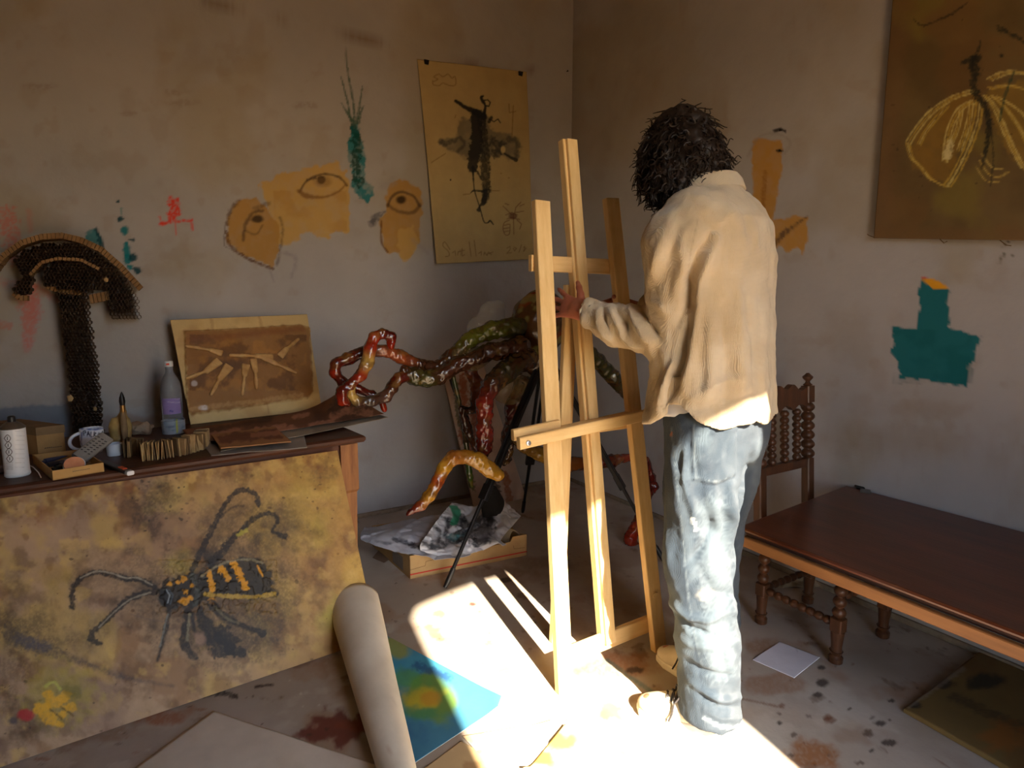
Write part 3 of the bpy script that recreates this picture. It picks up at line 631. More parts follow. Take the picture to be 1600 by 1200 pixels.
# --- jeans
S = SDF()
def limb(S, pts, ra, rb, R, k=.03):
    for i in range(len(pts)-1): S.cone(pts[i], pts[i+1], ra[i], ra[i+1], k)
HEM_L = B(.085, -.055, .06); HEM_R = B(-.095, .02, .06)
S.chain([B(.080, -.002, .88), B(.090, -.008, .70), B(.096, -.004, .49), B(.090, -.040, .27), HEM_L], [.106, .101, .090, .083, .083], .03)
S.chain([B(-.074, -.002, .88), B(-.082, .012, .70), B(-.090, .035, .49), B(-.095, .03, .27), HEM_R], [.104, .094, .078, .074, .076], .03)
S.ell(B(0, .005, .90), (.168, .122, .14), [ml, mf, mz], .04); S.ell(B(0, -.015, .84), (.155, .105, .10), [ml, mf, mz], .04)
S.fun(lambda P: P[:, 2]-.985, B(0, 0, .98), .4, .004, False) if 0 else None
def cut(P): return .985-P[:, 2]
S.fun(cut, B(0, 0, 1.1), .5, .006, True)
S.fun(lambda P: P[:, 2]-.042+.006*np.sin(P[:, 0]*90)*np.sin(P[:, 1]*70), B(0, 0, 0), .5, .004, True)
V, Fc = S.mesh((1.0, .78, -.03), (1.68, 1.50, 1.02), .0065); N = normals(V, Fc)
V = folds(V, N, [([(1172, 715), (1160, 780), (1152, 850), (1150, 930)], 7, -.016), ([(1090, 770), (1105, 820), (1140, 870)], 16, -.010), ([(1040, 930), (1075, 965), (1105, 970), (1140, 955)], 7, .009), ([(1045, 950), (1078, 985), (1110, 992)], 6, -.010),
  ([(1050, 990), (1080, 1010), (1120, 1012), (1150, 1000)], 6, .005), ([(1060, 1030), (1090, 1050), (1130, 1056), (1140, 1050)], 6, -.006), ([(1078, 1065), (1105, 1085), (1130, 1095), (1160, 1088)], 6, .008), ([(1085, 1082), (1120, 1106), (1158, 1104)], 5, -.006),
  ([(1095, 1110), (1125, 1122), (1160, 1120)], 5, .004), ([(1078, 880), (1100, 850), (1112, 820)], 8, -.008), ([(1140, 760), (1150, 820), (1150, 880)], 8, .010), ([(1130, 770), (1136, 830), (1134, 900)], 8, -.008), ([(1070, 690), (1074, 760), (1084, 830)], 6, .006),
  ([(1150, 900), (1140, 950), (1150, 1010)], 8, .008), ([(1120, 990), (1136, 1030), (1140, 1060)], 7, .006), ([(1088, 700), (1092, 755)], 5, -.003), ([(1030, 700), (1034, 790)], 7, -.008), ([(1040, 820), (1050, 900)], 7, .006), ([(1100, 900), (1115, 930), (1150, 930)], 8, -.006)])
V = sweepnoise(V, N, .005, 16, 4, 3); V = V+N*(fbm3(V*np.array([1, 1, .4]), 34, 63, 3)*.003)[:, None]
pk = [(1081, 668), (1150, 660), (1148, 742), (1118, 757), (1083, 750)]
pj = Paint(V, (62, 75, 88)); x, y = pj.x, pj.y
ins = np.ones(len(V), bool); n = len(pk)
for k in range(n):
    (x0, y0), (x1, y1) = pk[k], pk[(k+1) % n]; ins &= ((x1-x0)*(y-y0)-(y1-y0)*(x-x0)) > 0
fr = ((EYE-V)*N).sum(1) > 0; V = V+N*(ins & fr)[:, None]*.0045
pj.cloud((50, 62, 76), .012, -.1, .5, .6, 3); pj.cloud((112, 126, 136), .02, .15, .6, .5, 5)
pj.stroke([(1112, 800), (1118, 860), (1120, 930), (1128, 1040)], 44, (120, 134, 144), .55, .6, 12, 6, dry=.3); pj.stroke([(1062, 700), (1068, 800), (1085, 900)], 16, (106, 120, 132), .5, .6, 6, 7)
DKD = (48, 60, 74)
pj.stroke([(1045, 668), (1052, 740), (1064, 850), (1074, 950), (1092, 1040), (1100, 1090)], 2.6, DKD, .85, .4, .8, 3); pj.stroke([(1049, 668), (1056, 740), (1068, 850), (1078, 950), (1096, 1040)], 1.4, (130, 142, 150), .5, .4, .8, 3, dry=.4)
for a, b in (((1081, 668), (1083, 750)), ((1083, 750), (1118, 757)), ((1118, 757), (1148, 742))):
    pj.stroke([a, b], 2.6, (36, 46, 58), .9, .3, .8, 3); o = np.array([4, -4]); pj.stroke([np.array(a)+o, np.array(b)+o], 1.3, (140, 148, 150), .5, .3, .7, 4, dry=.5)
pj.stroke([(1080, 682), (1150, 674)], 1.4, DKD, .6, .3, .8, 5); pj.stroke([(1084, 716), (1100, 712), (1116, 722), (1134, 708), (1147, 706)], 1.4, (80, 90, 100), .6, .3, .8, 5)
pj.stroke([(1026, 668), (1034, 690), (1046, 692)], 2, DKD, .7, .3, .8, 5); pj.blob((1049, 678), (2.6, 2.6), (170, 96, 56), .9, .2, .2, 3)
for q in ((1082, 812), (1086, 822), (1088, 829), (1084, 817), (1110, 935)): pj.blob(q, (2.2, 2.2), (235, 232, 225), .95, .3, .3, 3)
pj.blob((1105, 928), (12, 7), (190, 182, 170), .7, .7, .5, 4, dry=.4); pj.stroke([(1100, 1122), (1130, 1136), (1164, 1134)], 5, (170, 180, 190), .7, .6, 1.5, 4, dry=.5); pj.stroke([(1092, 1106), (1130, 1120), (1164, 1117)], 1.4, DKD, .5, .3, .8, 5)
skin('jeans', V, Fc, m_jeans, MAN, pj.c)
for L, Fw in ((.160, .03), (.13, -.07), (-.02, -.115)):
    p = B(L, Fw, .92); g = G(); g.beam(p, p+mz*.05, .012, .006, (p-B(0, 0, .92)), .001); g.build('belt_loop', mat('denim_loop', (92, 108, 122), (80, 94, 108), rough=.9), MAN)

# --- white undershirt showing under the hem
S = SDF(); S.fun(lambda P: np.hypot((P-B(0, 0, 0))@ml/.181, (P-B(0, .018, 0))@mf/.150)*.14-.14, B(0, 0, .95), .25, 0)
S.fun(lambda P: P[:, 2]-.898-.01*np.sin(P[:, 0]*40), B(0, 0, .7), .4, .004, True); S.fun(lambda P: .97-P[:, 2], B(0, 0, 1.2), .4, .004, True)
V, Fc = S.mesh((1.08, .84, .84), (1.60, 1.38, 1.1), .008); skin('undershirt', V, Fc, mat('white_cotton', (222, 220, 222), (206, 206, 212), rough=.9, scale=20, bump=.0006, bscale=200), MAN)

# --- shirt
S = SDF()
zz = [.70, .84, .90, .98, 1.10, 1.22, 1.34, 1.43, 1.48, 1.52, 1.57]
cL = [.01, .01, .01, .01, .008, .005, .0, .0, .0, .0, .0]; cF = [.022, .022, .022, .020, .018, .018, .018, .022, .03, .045, .05]
aa = [.198, .198, .197, .195, .190, .188, .192, .186, .150, .085, .06]; bb = [.172, .170, .165, .155, .142, .136, .135, .125, .100, .074, .06]
def torso(P, off=0.0):
    z = P[:, 2]; q = P-MO; x = (q@ml-np.interp(z, zz, cL)); y = (q@mf-np.interp(z, zz, cF)); a = np.interp(z, zz, aa)+off; b = np.interp(z, zz, bb)+off
    th = np.arctan2(y/b, x/a); w = 1+.022*np.sin(th*7+z*4)*sm(1.25, .92, z)+.015*np.sin(th*13-z*9)*sm(1.3, .9, z)
    p = 2.3; r = (np.abs(x/a)**p+np.abs(y/b)**p)**(1/p)/w
    return (r-1)*np.minimum(a, b)*.9
S.fun(torso, B(0, 0, 1.15), .55, .0)
S.fun(lambda P: 1.555-P[:, 2], B(0, 0, 1.7), .4, .004, True)
S.chain([B(.03, .045, 1.475), B(.13, .04, 1.425)], [.062, .062], .04); S.chain([B(-.03, .045, 1.475), B(-.13, .04, 1.425)], [.062, .062], .04)
# sleeves
S.chain([B(.130, .04, 1.415), B(.160, .055, 1.36), EL_L+np.array([.03, -.03, .005])], [.070, .080, .070], .05)
e2 = EL_L+np.array([.01, .01, -.015]); cu = WR_L+(EL_L-WR_L)*.10
S.chain([EL_L+np.array([.03, -.03, .005]), e2, EL_L*.45+WR_L*.55+np.array([0, 0, -.020]), cu], [.070, .066, .056, .048], .03)
S.chain([B(-.130, .04, 1.415), B(-.17, .07, 1.36), EL_R, EL_R*.5+WR_R*.5, WR_R+(EL_R-WR_R)*.12], [.070, .078, .066, .056, .046], .04)
# hollow hem and cuff, open neck
S.fun(lambda P: torso(P, -.012), B(0, 0, .85), .35, .0, True) if 0 else None
def cavity(P): return np.maximum(torso(P, -.014), P[:, 2]-1.02)
S.fun(cavity, B(0, 0, .9), .4, .0, True)
def hemcut(P):
    q = P-MO; th = np.arctan2(q@mf, q@ml)          # 0 = his left side
    side = np.exp(-((th-.12)/.30)**2)+np.exp(-((np.abs(th)-3.0)/.30)**2)
    h = .895+.045*side+.008*np.sin(th*5)+np.where(th > .25, -.02, 0)*1.0
    return P[:, 2]-h
S.fun(hemcut, B(0, 0, .6), .6, .003, True)
wd = (WR_L-EL_L)/np.linalg.norm(WR_L-EL_L); S.cone(cu-wd*.03, cu+wd*.07, .036, .044, .002, True)
S.fun(lambda P: (cu+wd*.012-P)@wd, cu+wd*.1, .11, .004, True)
nk = B(0, .07, 1.525); S.cone(nk-mz*.05, nk+mz*.08+mf*.02, .050, .060, .006, True)
V, Fc = S.mesh((.98, .76, .78), (1.72, 1.62, 1.56), .0062); N = normals(V, Fc)
V = folds(V, N, [
 # sleeve bends and forearm gathers
 ([(925, 478), (930, 510), (955, 540)], 5, .004), ([(938, 480), (942, 500), (950, 520)], 4, -.008), ([(952, 486), (968, 520), (1000, 542)], 5, .009), ([(962, 478), (972, 500), (978, 526)], 5, -.010), ([(984, 480), (992, 508), (1018, 534)], 6, .010), ([(1000, 470), (1008, 500), (1030, 525)], 6, -.008),
 ([(905, 490), (912, 520), (925, 535)], 4, .004),
 ([(1108, 368), (1092, 400), (1078, 440), (1076, 470), (1060, 505)], 9, -.026), ([(1120, 370), (1104, 402), (1092, 440), (1088, 480)], 8, .012), ([(1112, 362), (1118, 372)], 6, .010), ([(1085, 380), (1066, 420), (1052, 470)], 12, .008), ([(1062, 330), (1050, 380), (1030, 440)], 12, -.006), ([(1030, 380), (1015, 440)], 9, .008), ([(1005, 440), (1020, 470), (1050, 490)], 8, .006),
 # back and side drape
 ([(1080, 480), (1070, 540), (1050, 600), (1035, 640)], 8, -.018), ([(1092, 470), (1086, 540), (1066, 610)], 8, .010), ([(1055, 555), (1040, 600), (1028, 640)], 7, .012), ([(1030, 560), (1015, 610), (1010, 650)], 8, -.010), ([(1010, 560), (1000, 610), (996, 655)], 8, .010),
 ([(1110, 500), (1112, 570), (1100, 640)], 10, .007), ([(1130, 480), (1140, 560), (1136, 650)], 10, -.008), ([(1152, 440), (1160, 540), (1160, 640)], 10, .009), ([(1176, 440), (1180, 540), (1184, 640)], 9, -.006),
 ([(1080, 620), (1120, 600), (1160, 590)], 9, .006), ([(1080, 640), (1130, 628), (1190, 612)], 8, -.006), ([(1120, 300), (1150, 340), (1170, 400)], 10, .004), ([(1085, 310), (1100, 350), (1130, 360)], 8, -.005), ([(1150, 330), (1120, 350), (1100, 352)], 8, .005)])
V = sweepnoise(V, N, .0055, 13, 8, 4); V = V+N*(fbm3(V*np.array([1, 1, .33]), 30, 61, 3)*.0058)[:, None]
ps = Paint(V, (214, 190, 152)); ps.cloud((196, 168, 126), .01, -.1, .6, .5, 3); ps.cloud((224, 206, 176), .02, .1, .5, .5, 5)
ps.stroke([(1020, 640), (1032, 634), (1050, 648), (1080, 662), (1120, 668), (1198, 664)], 1.5, (160, 132, 96), .6, .3, .7, 3); ps.stroke([(1090, 345), (1078, 400), (1072, 450)], 1.4, (168, 140, 104), .5, .3, .7, 4)
ps.stroke([(918, 476), (924, 512), (936, 534)], 1.3, (160, 132, 96), .6, .3, .7, 4)
shirt = skin('shirt', V, Fc, m_shirt, MAN, ps.c)
# collar: a folded band round the neck
K = 30; ring = []
for j, (dr, dz) in enumerate(((.000, -.012), (.006, .018), (.004, .030), (.012, .034), (.024, .020), (.034, -.006), (.030, -.010), (.020, .012), (.010, .022))):
    row = []
    for i in range(K+1):
        a = math.radians(-58+(360-64)*i/K)-math.pi/2-math.radians(90)+math.radians(90)
        a = math.radians(-145+290*i/K)-math.pi/2
        fr_ = max(0, abs(i/K-.5)*2-.6); r = .064+dr
        row.append(B(0, .058, 1.515)+ml*(r*1.05*math.cos(a))+mf*(r*math.sin(a))+mz*(dz-.045*fr_+.012*math.cos(a+math.pi/2)))
    ring.append(row)
g = G(); g.color((216, 196, 162)); g.loft(ring, False, False); o = g.build('collar', m_shirt, shirt, True)
g = G()
for q in (WR_L,):
    pass
b0 = cu+wd*(-.004)+np.array([-.032, -.03, -.026]); g.lathe([(0, .0055), (.002, .006), (.003, .004)], b0, 12, (-.7, -.6, -.5)); g.build('cuff_button', mat('shell_button', (190, 170, 140), rough=.4), shirt)

# --- shoes: low canvas trainers
m_canvas = mat('canvas_shoe', (206, 196, 172), (190, 178, 150), rough=.85, scale=18, bump=.0006, bscale=200); m_sole = mat('rubber_sole', (222, 216, 200), (200, 192, 172), rough=.6, scale=14); m_lace = mat('shoe_lace', (60, 54, 52), (38, 34, 36), rough=.8)
for an, dr, lc in ((AN_L, .42, 0), (AN_R, -.12, 1)):
    d = mf*math.cos(dr)+ml*math.sin(dr); s_ = np.cross(mz, d); c0 = np.array([an[0], an[1], 0]); R = [d, s_, mz]
    q = lambda a, b_, z: c0+d*a*.9+s_*b_*.95+mz*z
    S = SDF(); S.ell(q(-.035, 0, .048), (.052, .040, .045), R, .02); S.ell(q(.07, 0, .038), (.085, .046, .036), R, .03); S.ell(q(.155, 0, .030), (.055, .043, .026), R, .03); S.cone(q(-.02, 0, .055), q(-.01, 0, .10), .040, .042, .02); S.cone(q(.03, 0, .06), q(.10, 0, .045), .036, .030, .02)
    S.fun(lambda P: P[:, 2]-.014, q(.05, 0, -.1), .3, .004, True)
    V, Fc = S.mesh(np.minimum(q(-.12, -.08, 0), q(.24, .08, .15))-[.09, .09, .02], np.maximum(q(-.12, .08, 0), q(.24, -.08, .15))+[.09, .09, .02], .005); sh = skin('shoe', V, Fc, m_canvas, MAN)
    sh['label'] = 'pale canvas shoe with dark lace' if lc == 0 else 'far canvas shoe, tan'
    out = [(-.088, 0), (-.075, .030), (-.03, .042), (.04, .044), (.10, .050), (.16, .047), (.205, .028), (.216, 0), (.205, -.03), (.16, -.046), (.10, -.048), (.04, -.042), (-.03, -.040), (-.075, -.030)]
    g = G(); g.loft([[q(a, b_, 0.001) for a, b_ in out], [q(a*1.01, b_*1.04, .006) for a, b_ in out], [q(a*1.01, b_*1.04, .020) for a, b_ in out], [q(a, b_*.98, .024) for a, b_ in out]]); g.build('sole', m_sole, sh)
    g = G()
    for k in range(5):
        a = .040+.018*k; zt = .098-.008*k; zt = .112-.0095*k
        g.tube([q(a, -.028, zt-.014), q(a+.006, -.010, zt), q(a+.010, .010, zt), q(a+.014, .028, zt-.014)], .0026, 6)
        g.tube([q(a, .028, zt-.014), q(a+.006, .010, zt+.002), q(a+.010, -.010, zt+.002), q(a+.014, -.028, zt-.014)], .0026, 6)
    for w in (-1, 1):
        g.tube([q(.085, 0, .098), q(.070, .02*w, .116), q(.076, .045*w, .105), q(.09, .05*w, .085), q(.088, .02*w, .094), q(.085, 0, .098)], .0026, 6); g.tube([q(.085, 0, .098), q(.095, .035*w, .085), q(.10, .055*w, .05), q(.11, .06*w, .028)], .0028, 6)
    g.build('lace', m_lace, sh)

# ================================================================ work table on the left
m_wood = mat('dark_stained_wood', (84, 46, 28), (52, 28, 18), rough=.5, scale=6, stretch=(1, 8, 8), bump=.0008, bscale=30, spec=.4)
m_woodv = mat('worn_brown_wood', (160, 106, 58), (122, 74, 40), rough=.55, scale=6, stretch=(8, 8, 1), bump=.0008, bscale=30)
TZ = .68; ta = math.atan2(.135, 1.1); tu = np.array([math.cos(ta), math.sin(ta), 0]); tv = np.array([-tu[1], tu[0], 0]); TC = np.array([.665, 2.315, 0])
def TP(a, b, z): return TC+tu*a+tv*b+mz*z          # a < 0 to the left along the front edge, b to the wall
TB = thing('work_table', 'long dark wooden work table against the left wall, littered with tools', 'table', TP(-.8, .35, 0))
g = G(); prof = [(-.003, 0), (.0, .006), (.0, .022), (-.008, .030)]
def ring(off, z): return [TP(-1.62-off, -off, z), TP(off, -off, z), TP(off, .70, z), TP(-1.62-off, .70, z)]
g.loft([ring(.000-.012, TZ-.032), ring(.004, TZ-.028), ring(.010, TZ-.018), ring(.010, TZ-.008), ring(.004, TZ-.002), ring(.0, TZ)]); g.build('tabletop', m_wood, TB)
g = G(); g.beam(TP(-1.60, .045, TZ-.085), TP(-.03, .045, TZ-.085), .022, .106, (0, 0, 1)); g.build('front_apron', mat('apron_wood', (104, 56, 34), (78, 40, 24), rough=.5, scale=6, stretch=(1, 8, 8)), TB)
g = G(); g.beam(TP(-.045, .06, TZ-.085), TP(-.045, .66, TZ-.085), .022, .106, (0, 0, 1)); g.build('side_apron', m_woodv, TB)
g = G(); g.beam(TP(-1.60, .66, TZ-.085), TP(-.03, .66, TZ-.085), .022, .106, (0, 0, 1)); g.build('back_apron', m_wood, TB)
for a, b in ((-.052, .05), (-.052, .655), (-1.57, .05), (-1.57, .655)):
    g = G(); c = TP(a, b, 0); s8 = lambda h, w: [c+tu*x*w+tv*y*w+mz*h for x, y in ((-1, -1), (1, -1), (1, 1), (-1, 1))]
    g.loft([s8(0, .020), s8(.26, .026), s8(.44, .029), s8(.452, .036), s8(TZ-.034, .036)]); g.build('leg', m_woodv, TB)

# ================================================================ turned chair and the long panel resting on it
m_mahog = mat('mahogany', (98, 48, 24), (70, 32, 16), rough=.32, scale=3, stretch=(5, .7, 5), bump=.0004, bscale=30, coat=.15)
m_edge = mat('lit_mahogany_edge', (150, 98, 52), (118, 74, 38), rough=.5, scale=5, stretch=(5, .7, 5))  # orange tone of the lit lower edge put into the wood colour
m_oak = mat('old_turned_wood', (92, 56, 34), (62, 38, 24), rough=.4, scale=7, stretch=(6, 6, 1), bump=.0006, bscale=40)
CH = thing('side_chair', 'old turned wooden chair with bobbin spindles behind the long panel', 'chair', (2.035, 1.15, 0))
X0, X1, Y0, Y1 = 1.885, 2.185, 1.30, 1.01
def bobbin(g, p, z0, z1, r, n, seg=12, ax=(0, 0, 1), neck=.45):
    L = z1-z0; st = L/n; pr = [(z0, r*.6)]
    for k in range(n):
        for t in (.04, .14, .26, .38, .5, .62, .74, .86, .96): pr.append((z0+(k+t)*st, r*(neck+(1.05-neck)*math.sin(math.pi*t)**.7)))
    pr.append((z1, r*.6)); g.lathe(pr, p, seg, ax)
def blk(g, p, z0, z1, w): g.rbox((p[0], p[1], z0), (w, w, z1-z0), 0, .004)
for (x, y, back) in ((X0, Y0, 1), (X1, Y0, 1), (X0, Y1, 0), (X1, Y1, 0)):
    g = G(); p = (x, y, 0)
    g.lathe([(0, .017), (.004, .022), (.022, .023), (.03, .016), (.038, .019), (.044, .022)], p, 14); blk(g, p, .04, .175, .034) if 0 else g.lathe([(.044, .018), (.06, .017), (.10, .021), (.115, .022)], p, 12)
    blk(g, p, .112, .165, .040); bobbin(g, p, .163, .315, .021, 4); blk(g, p, .313, .40, .042)
    g.build('rear_leg' if back else 'front_leg', m_oak, CH, True)
for x in (X0, X1):
    q = np.array([x, Y0, 0]); rk = np.array([0, .07, 1.0]); g = G()
    g.beam(q+rk*.40, q+rk*.60, .040, .034, (0, 1, 0), .004)
    a = q+rk*.60; bobbin(g, a, 0, .225, .025, 6, 14, rk); b = q+rk*.825; g.beam(b, b+rk*.065, .044, .036, (0, 1, 0), .004)
    g.lathe([(.065, .014), (.070, .018), (.076, .010), (.083, .008), (.095, .019), (.102, .020), (.108, .013), (.116, .005)], b, 14, rk)
    g.build('back_post', m_oak, CH, True)
rk = np.array([0, .07, 1.0]); pt = lambda x, z, d=0: np.array([x, Y0+.07*z+d, z])
g = G(); g.beam(pt(X0+.015, .585), pt(X1-.015, .585), .026, .034, (0, 0, 1)); g.build('lower_back_rail', m_oak, CH)
g = G(); n = 40; top = []; bot = []
for k in range(n+1):
    t = k/n; x = X0+.018+(X1-X0-.036)*t; w = abs(math.sin(math.pi*t*3)); top.append((x, .875+.020*abs(math.sin(math.pi*(t*1.0)))+.010*math.cos(6*math.pi*t))); bot.append((x, .800+.022*w))
g.prism([pt(x, z, -.011) for x, z in top]+[pt(x, z, -.011) for x, z in bot[::-1]], (0, .022, 0)); g.build('crest_rail', m_oak, CH)
for t in (.24, .5, .76):
    g = G(); x = X0+(X1-X0)*t; bobbin(g, pt(x, .60), 0, .205, .0165, 8, 10, rk, .5); g.build('spindle', m_oak, CH, True)
for x in (X0, X1):
    g = G(); bobbin(g, (x, Y1+.02, .138), 0, Y0-Y1-.04, .015, 8, 10, (0, 1, 0), .6); g.build('side_stretcher', m_oak, CH, True)
g = G(); bobbin(g, (X0+.02, Y1, .235), 0, X1-X0-.04, .015, 7, 10, (1, 0, 0), .6); g.build('front_stretcher', m_oak, CH, True)
g = G(); bobbin(g, (X0+.02, Y0, .138), 0, X1-X0-.04, .014, 7, 10, (1, 0, 0), .6); g.build('back_stretcher', m_oak, CH, True)
for y_ in (Y1-.02, Y0-.012):
    g = G(); g.box((X0-.02, y_, .345), (X1+.02, y_+.028, .39)); g.build('seat_rail', m_oak, CH)
g = G(); g.rbox(((X0+X1)/2, (Y0+Y1)/2-.002, .392), (.36, .32, .016), 0, .005); g.build('seat', m_oak, CH)
# panel
BN = thing('table_panel', 'long mahogany table top panel resting on the chair seat by the right wall', 'table', (1.98, .5, .41))
E0, E1 = 1.19, 1.262; XB, XF, YE_ = 2.335, 1.60, -.45
def pr(off, z): return [(XF-off, YE_, z), (XB, YE_, z), (XB, E1+off*.3, z), (XF-off, E0+off, z)]
g = G(); g.loft([pr(.004, .466), pr(.009, .469), pr(.010, .474), pr(.006, .479), pr(.0, .480)]); g.build('top_board', m_mahog, BN)
g = G(); g.loft([pr(-.016, .446), pr(-.010, .450), pr(-.008, .458), pr(.000, .466)]); g.build('cove_moulding', mat('dark_cove', (58, 34, 30), (44, 26, 24), rough=.5, scale=10), BN)
g = G(); g.beam((XF+.004, YE_, .430), (XF+.004, E0-.008, .430), .02, .034, (0, 0, 1)); g.build('front_frame', m_edge, BN)['label'] = 'orange-brown lower frame edge'
g = G(); g.beam((XF+.004, E0-.012, .430), (XB, E1-.014, .430), .02, .034, (0, 0, 1)); g.build('end_frame', m_edge, BN)
g = G(); g.beam((XB-.012, YE_, .430), (XB-.012, E1-.02, .430), .02, .034, (0, 0, 1)); g.build('rear_frame', m_edge, BN)
g = G(); g.beam((XF+.35, YE_, .427), (XF+.35, E0-.1, .427), .05, .036, (0, 0, 1)); g.build('under_batten', m_mahog, BN)
g = G(); q = onz(1352, 768, .4805); g.rbox(q, (.05, .035, .004), .5, .001); tag(g.build('paint_scraper', mat('grey_metal', (120, 120, 120), rough=.4, metal=.7)), 'small grey metal flake on the far edge of mahogany panel', 'scrap')
g = G(); q = onz(1338, 762, .4805)+[.02, 0, 0]; g.rbox(q, (.03, .07, .006), -.9, .001); tag(g.build('dark_rag', mat('dark_felt', (34, 28, 26), rough=.9)), 'dark thin strip at the far edge of mahogany panel', 'scrap')

# ================================================================ things on the work table
m_vc = mat('painted_surface', (200, 200, 200), vcol=True, rough=.55, scale=10, bump=.0006, bscale=120, var=.5)
m_vcp = mat('painted_paper', (200, 200, 200), vcol=True, rough=.75, scale=10, bump=.0004, bscale=90, var=.4)
m_card = mat('brown_cardboard', (176, 138, 88), (156, 118, 72), rough=.85, scale=12, bump=.0004, bscale=90)
m_cardd = mat('dull_cardboard', (138, 112, 80), (118, 94, 66), rough=.85, scale=12, bump=.0004, bscale=90)
m_white = mat('white_enamel', (224, 226, 232), (208, 210, 218), rough=.35, scale=6)
m_black = mat('black_plastic', (22, 22, 24), (34, 32, 34), rough=.4, scale=20)
def lgrid(prof, base, seg=64, sub=3, axis=(0, 0, 1)):
    h = [p[0] for p in prof]; r = [p[1] for p in prof]; t = np.linspace(0, len(prof)-1, (len(prof)-1)*sub+1); hh = np.interp(t, range(len(prof)), h); rr = np.interp(t, range(len(prof)), r)
    a = np.linspace(0, 2*math.pi, seg+1); b = np.array(base, float)
    P = np.stack([b[0]+rr[:, None]*np.cos(a), b[1]+rr[:, None]*np.sin(a), b[2]+hh[:, None]+0*a], -1)
    return P.transpose(1, 0, 2).reshape(-1, 3), seg+1, len(t)
def onT(x, y, dz=0): return onz(x, y, TZ+dz)
# spray can
c = onT(28, 743); r = .0325
SP = thing('spray_can', 'white spray can with hazard diamonds at the table front left', 'spray can', c)
P, nu, nv = lgrid([(0, r*.9), (.004, r), (.010, r), (.012, r*.97)]+[(.012+.138*k_/14, r*.97) for k_ in range(1, 15)], c, 150, 8); pp = Paint(P, (226, 228, 232))
for k in range(4):
    cx, cy = 11.5+k*1.2, 685+k*10.6
    d = [(cx-5, cy), (cx, cy-5.5), (cx+5, cy), (cx, cy+5.5), (cx-5, cy)]; pp.stroke(d, 1.3, (60, 30, 36), .9, .1, .5, 3); pp.stroke([(cx, cy-2), (cx, cy+2)], 1.6, (30, 30, 34), .9, .2, .5, 3)
for k in range(6): pp.stroke([(10, 722+k*2.2), (20, 722.5+k*2.2)], .8, (110, 110, 120), .6, .8, .4, k)
for k in range(9): pp.stroke([(24, 674+k*7), (38, 674+k*7)], .8, (170, 172, 178), .5, .8, .5, k)
sheet('can_body', P, nu, nv, mat('can_enamel', (220, 220, 224), vcol=True, rough=.3, var=.2), SP, pp.c)
g = G(); g.lathe([(.150, r*.97), (.152, r*1.0), (.154, r*.98), (.164, r*.72), (.170, r*.42), (.171, r*.40)], c, 28); g.build('can_shoulder', mat('bare_tin', (110, 100, 90), rough=.4, metal=.6), SP, True)
g = G(); g.lathe([(.170, .0105), (.186, .010), (.189, .007), (.190, .004)], c, 20); g.build('nozzle_cap', m_black, SP, True)
# long cardboard box
p0 = onT(60, 712); p1 = onT(103, 706); p2 = onT(38, 692)+np.array([0, .06, 0])
BX = thing('cardboard_box', 'long closed brown cardboard box behind the spray can', 'box', (p0+p1)/2)
u = (p1-p0)/np.linalg.norm(p1-p0); v = np.array([-u[1], u[0], 0])*.93+u*-.37; w = np.linalg.norm(p1-p0); h = .098
g = G(); q = [p0+u*a*w+v*b*.27+mz*z for z in (0, h) for a, b in ((0, 0), (1, 0), (1, 1), (0, 1))]; g.hexa(q); g.build('carton', m_card, BX)
g = G(); q = [p0+u*(-.02+a*1.04)*w+v*(-.004+b*.278)+mz*(h+z) for z in (-.026, .0025) for a, b in ((0, 0), (1, 0), (1, 1), (0, 1))]; g.hexa(q); g.build('lid', m_cardd, BX)
g = G(); a = p0+u*.018+mz*.022-v*.0012; 
for k in range(9): g.beam(a+u*(.001+k*.0055), a+u*(.0048+k*.0055)+mz*(.0035 if k < 4 else .001), .0008, .0022, (0, 0, 1), .0002)
g.build('printed_line', m_black, BX)
# open tray with bits
TR = thing('open_tray', 'shallow brown cardboard tray full of paint tubes and scraps', 'tray', onT(95, 738))
A, Bp, C_ = onT(83, 751), onT(163, 737), onT(52, 724); D_ = Bp+(C_-A)*.9; h = .030
g = G(); g.prism([A, Bp, D_, C_], (0, 0, .003)); g.build('tray_bottom', m_card, TR)
for s0, s1 in ((A, Bp), (Bp, D_), (D_, C_), (C_, A)):
    g = G(); n = np.cross(s1-s0, mz); n /= np.linalg.norm(n); g.prism([s0, s1, s1+mz*h, s0+mz*h], -n*.003 if n@(s0-(A+D_)/2) > 0 else n*.003); g.build('tray_side', mat('kraft_board', (190, 150, 92), (174, 134, 80), rough=.8, scale=12), TR)
g = G(); a = A*.62+Bp*.38+mz*.018; n = np.cross(Bp-A, mz); n /= np.linalg.norm(n); uu = (Bp-A)/np.linalg.norm(Bp-A); n = n if n[1] < 0 else -n
for k in range(10): g.beam(a+uu*k*.0045+n*.0008, a+uu*(k*.0045+.003)+n*.0008, .0006, .0016, (0, 0, 1), .0001)
g.build('printed_line', m_black, TR)
cols = [((36, 36, 44), 'dark'), ((54, 60, 84), 'blue-grey'), ((40, 44, 40), 'black-green'), ((120, 110, 120), 'grey'), ((70, 50, 50), 'brown')]
spots_ = [(70, 728, 118, 716), (66, 722, 104, 712), (82, 733, 122, 722), (94, 724, 134, 712), (108, 732, 140, 720)]
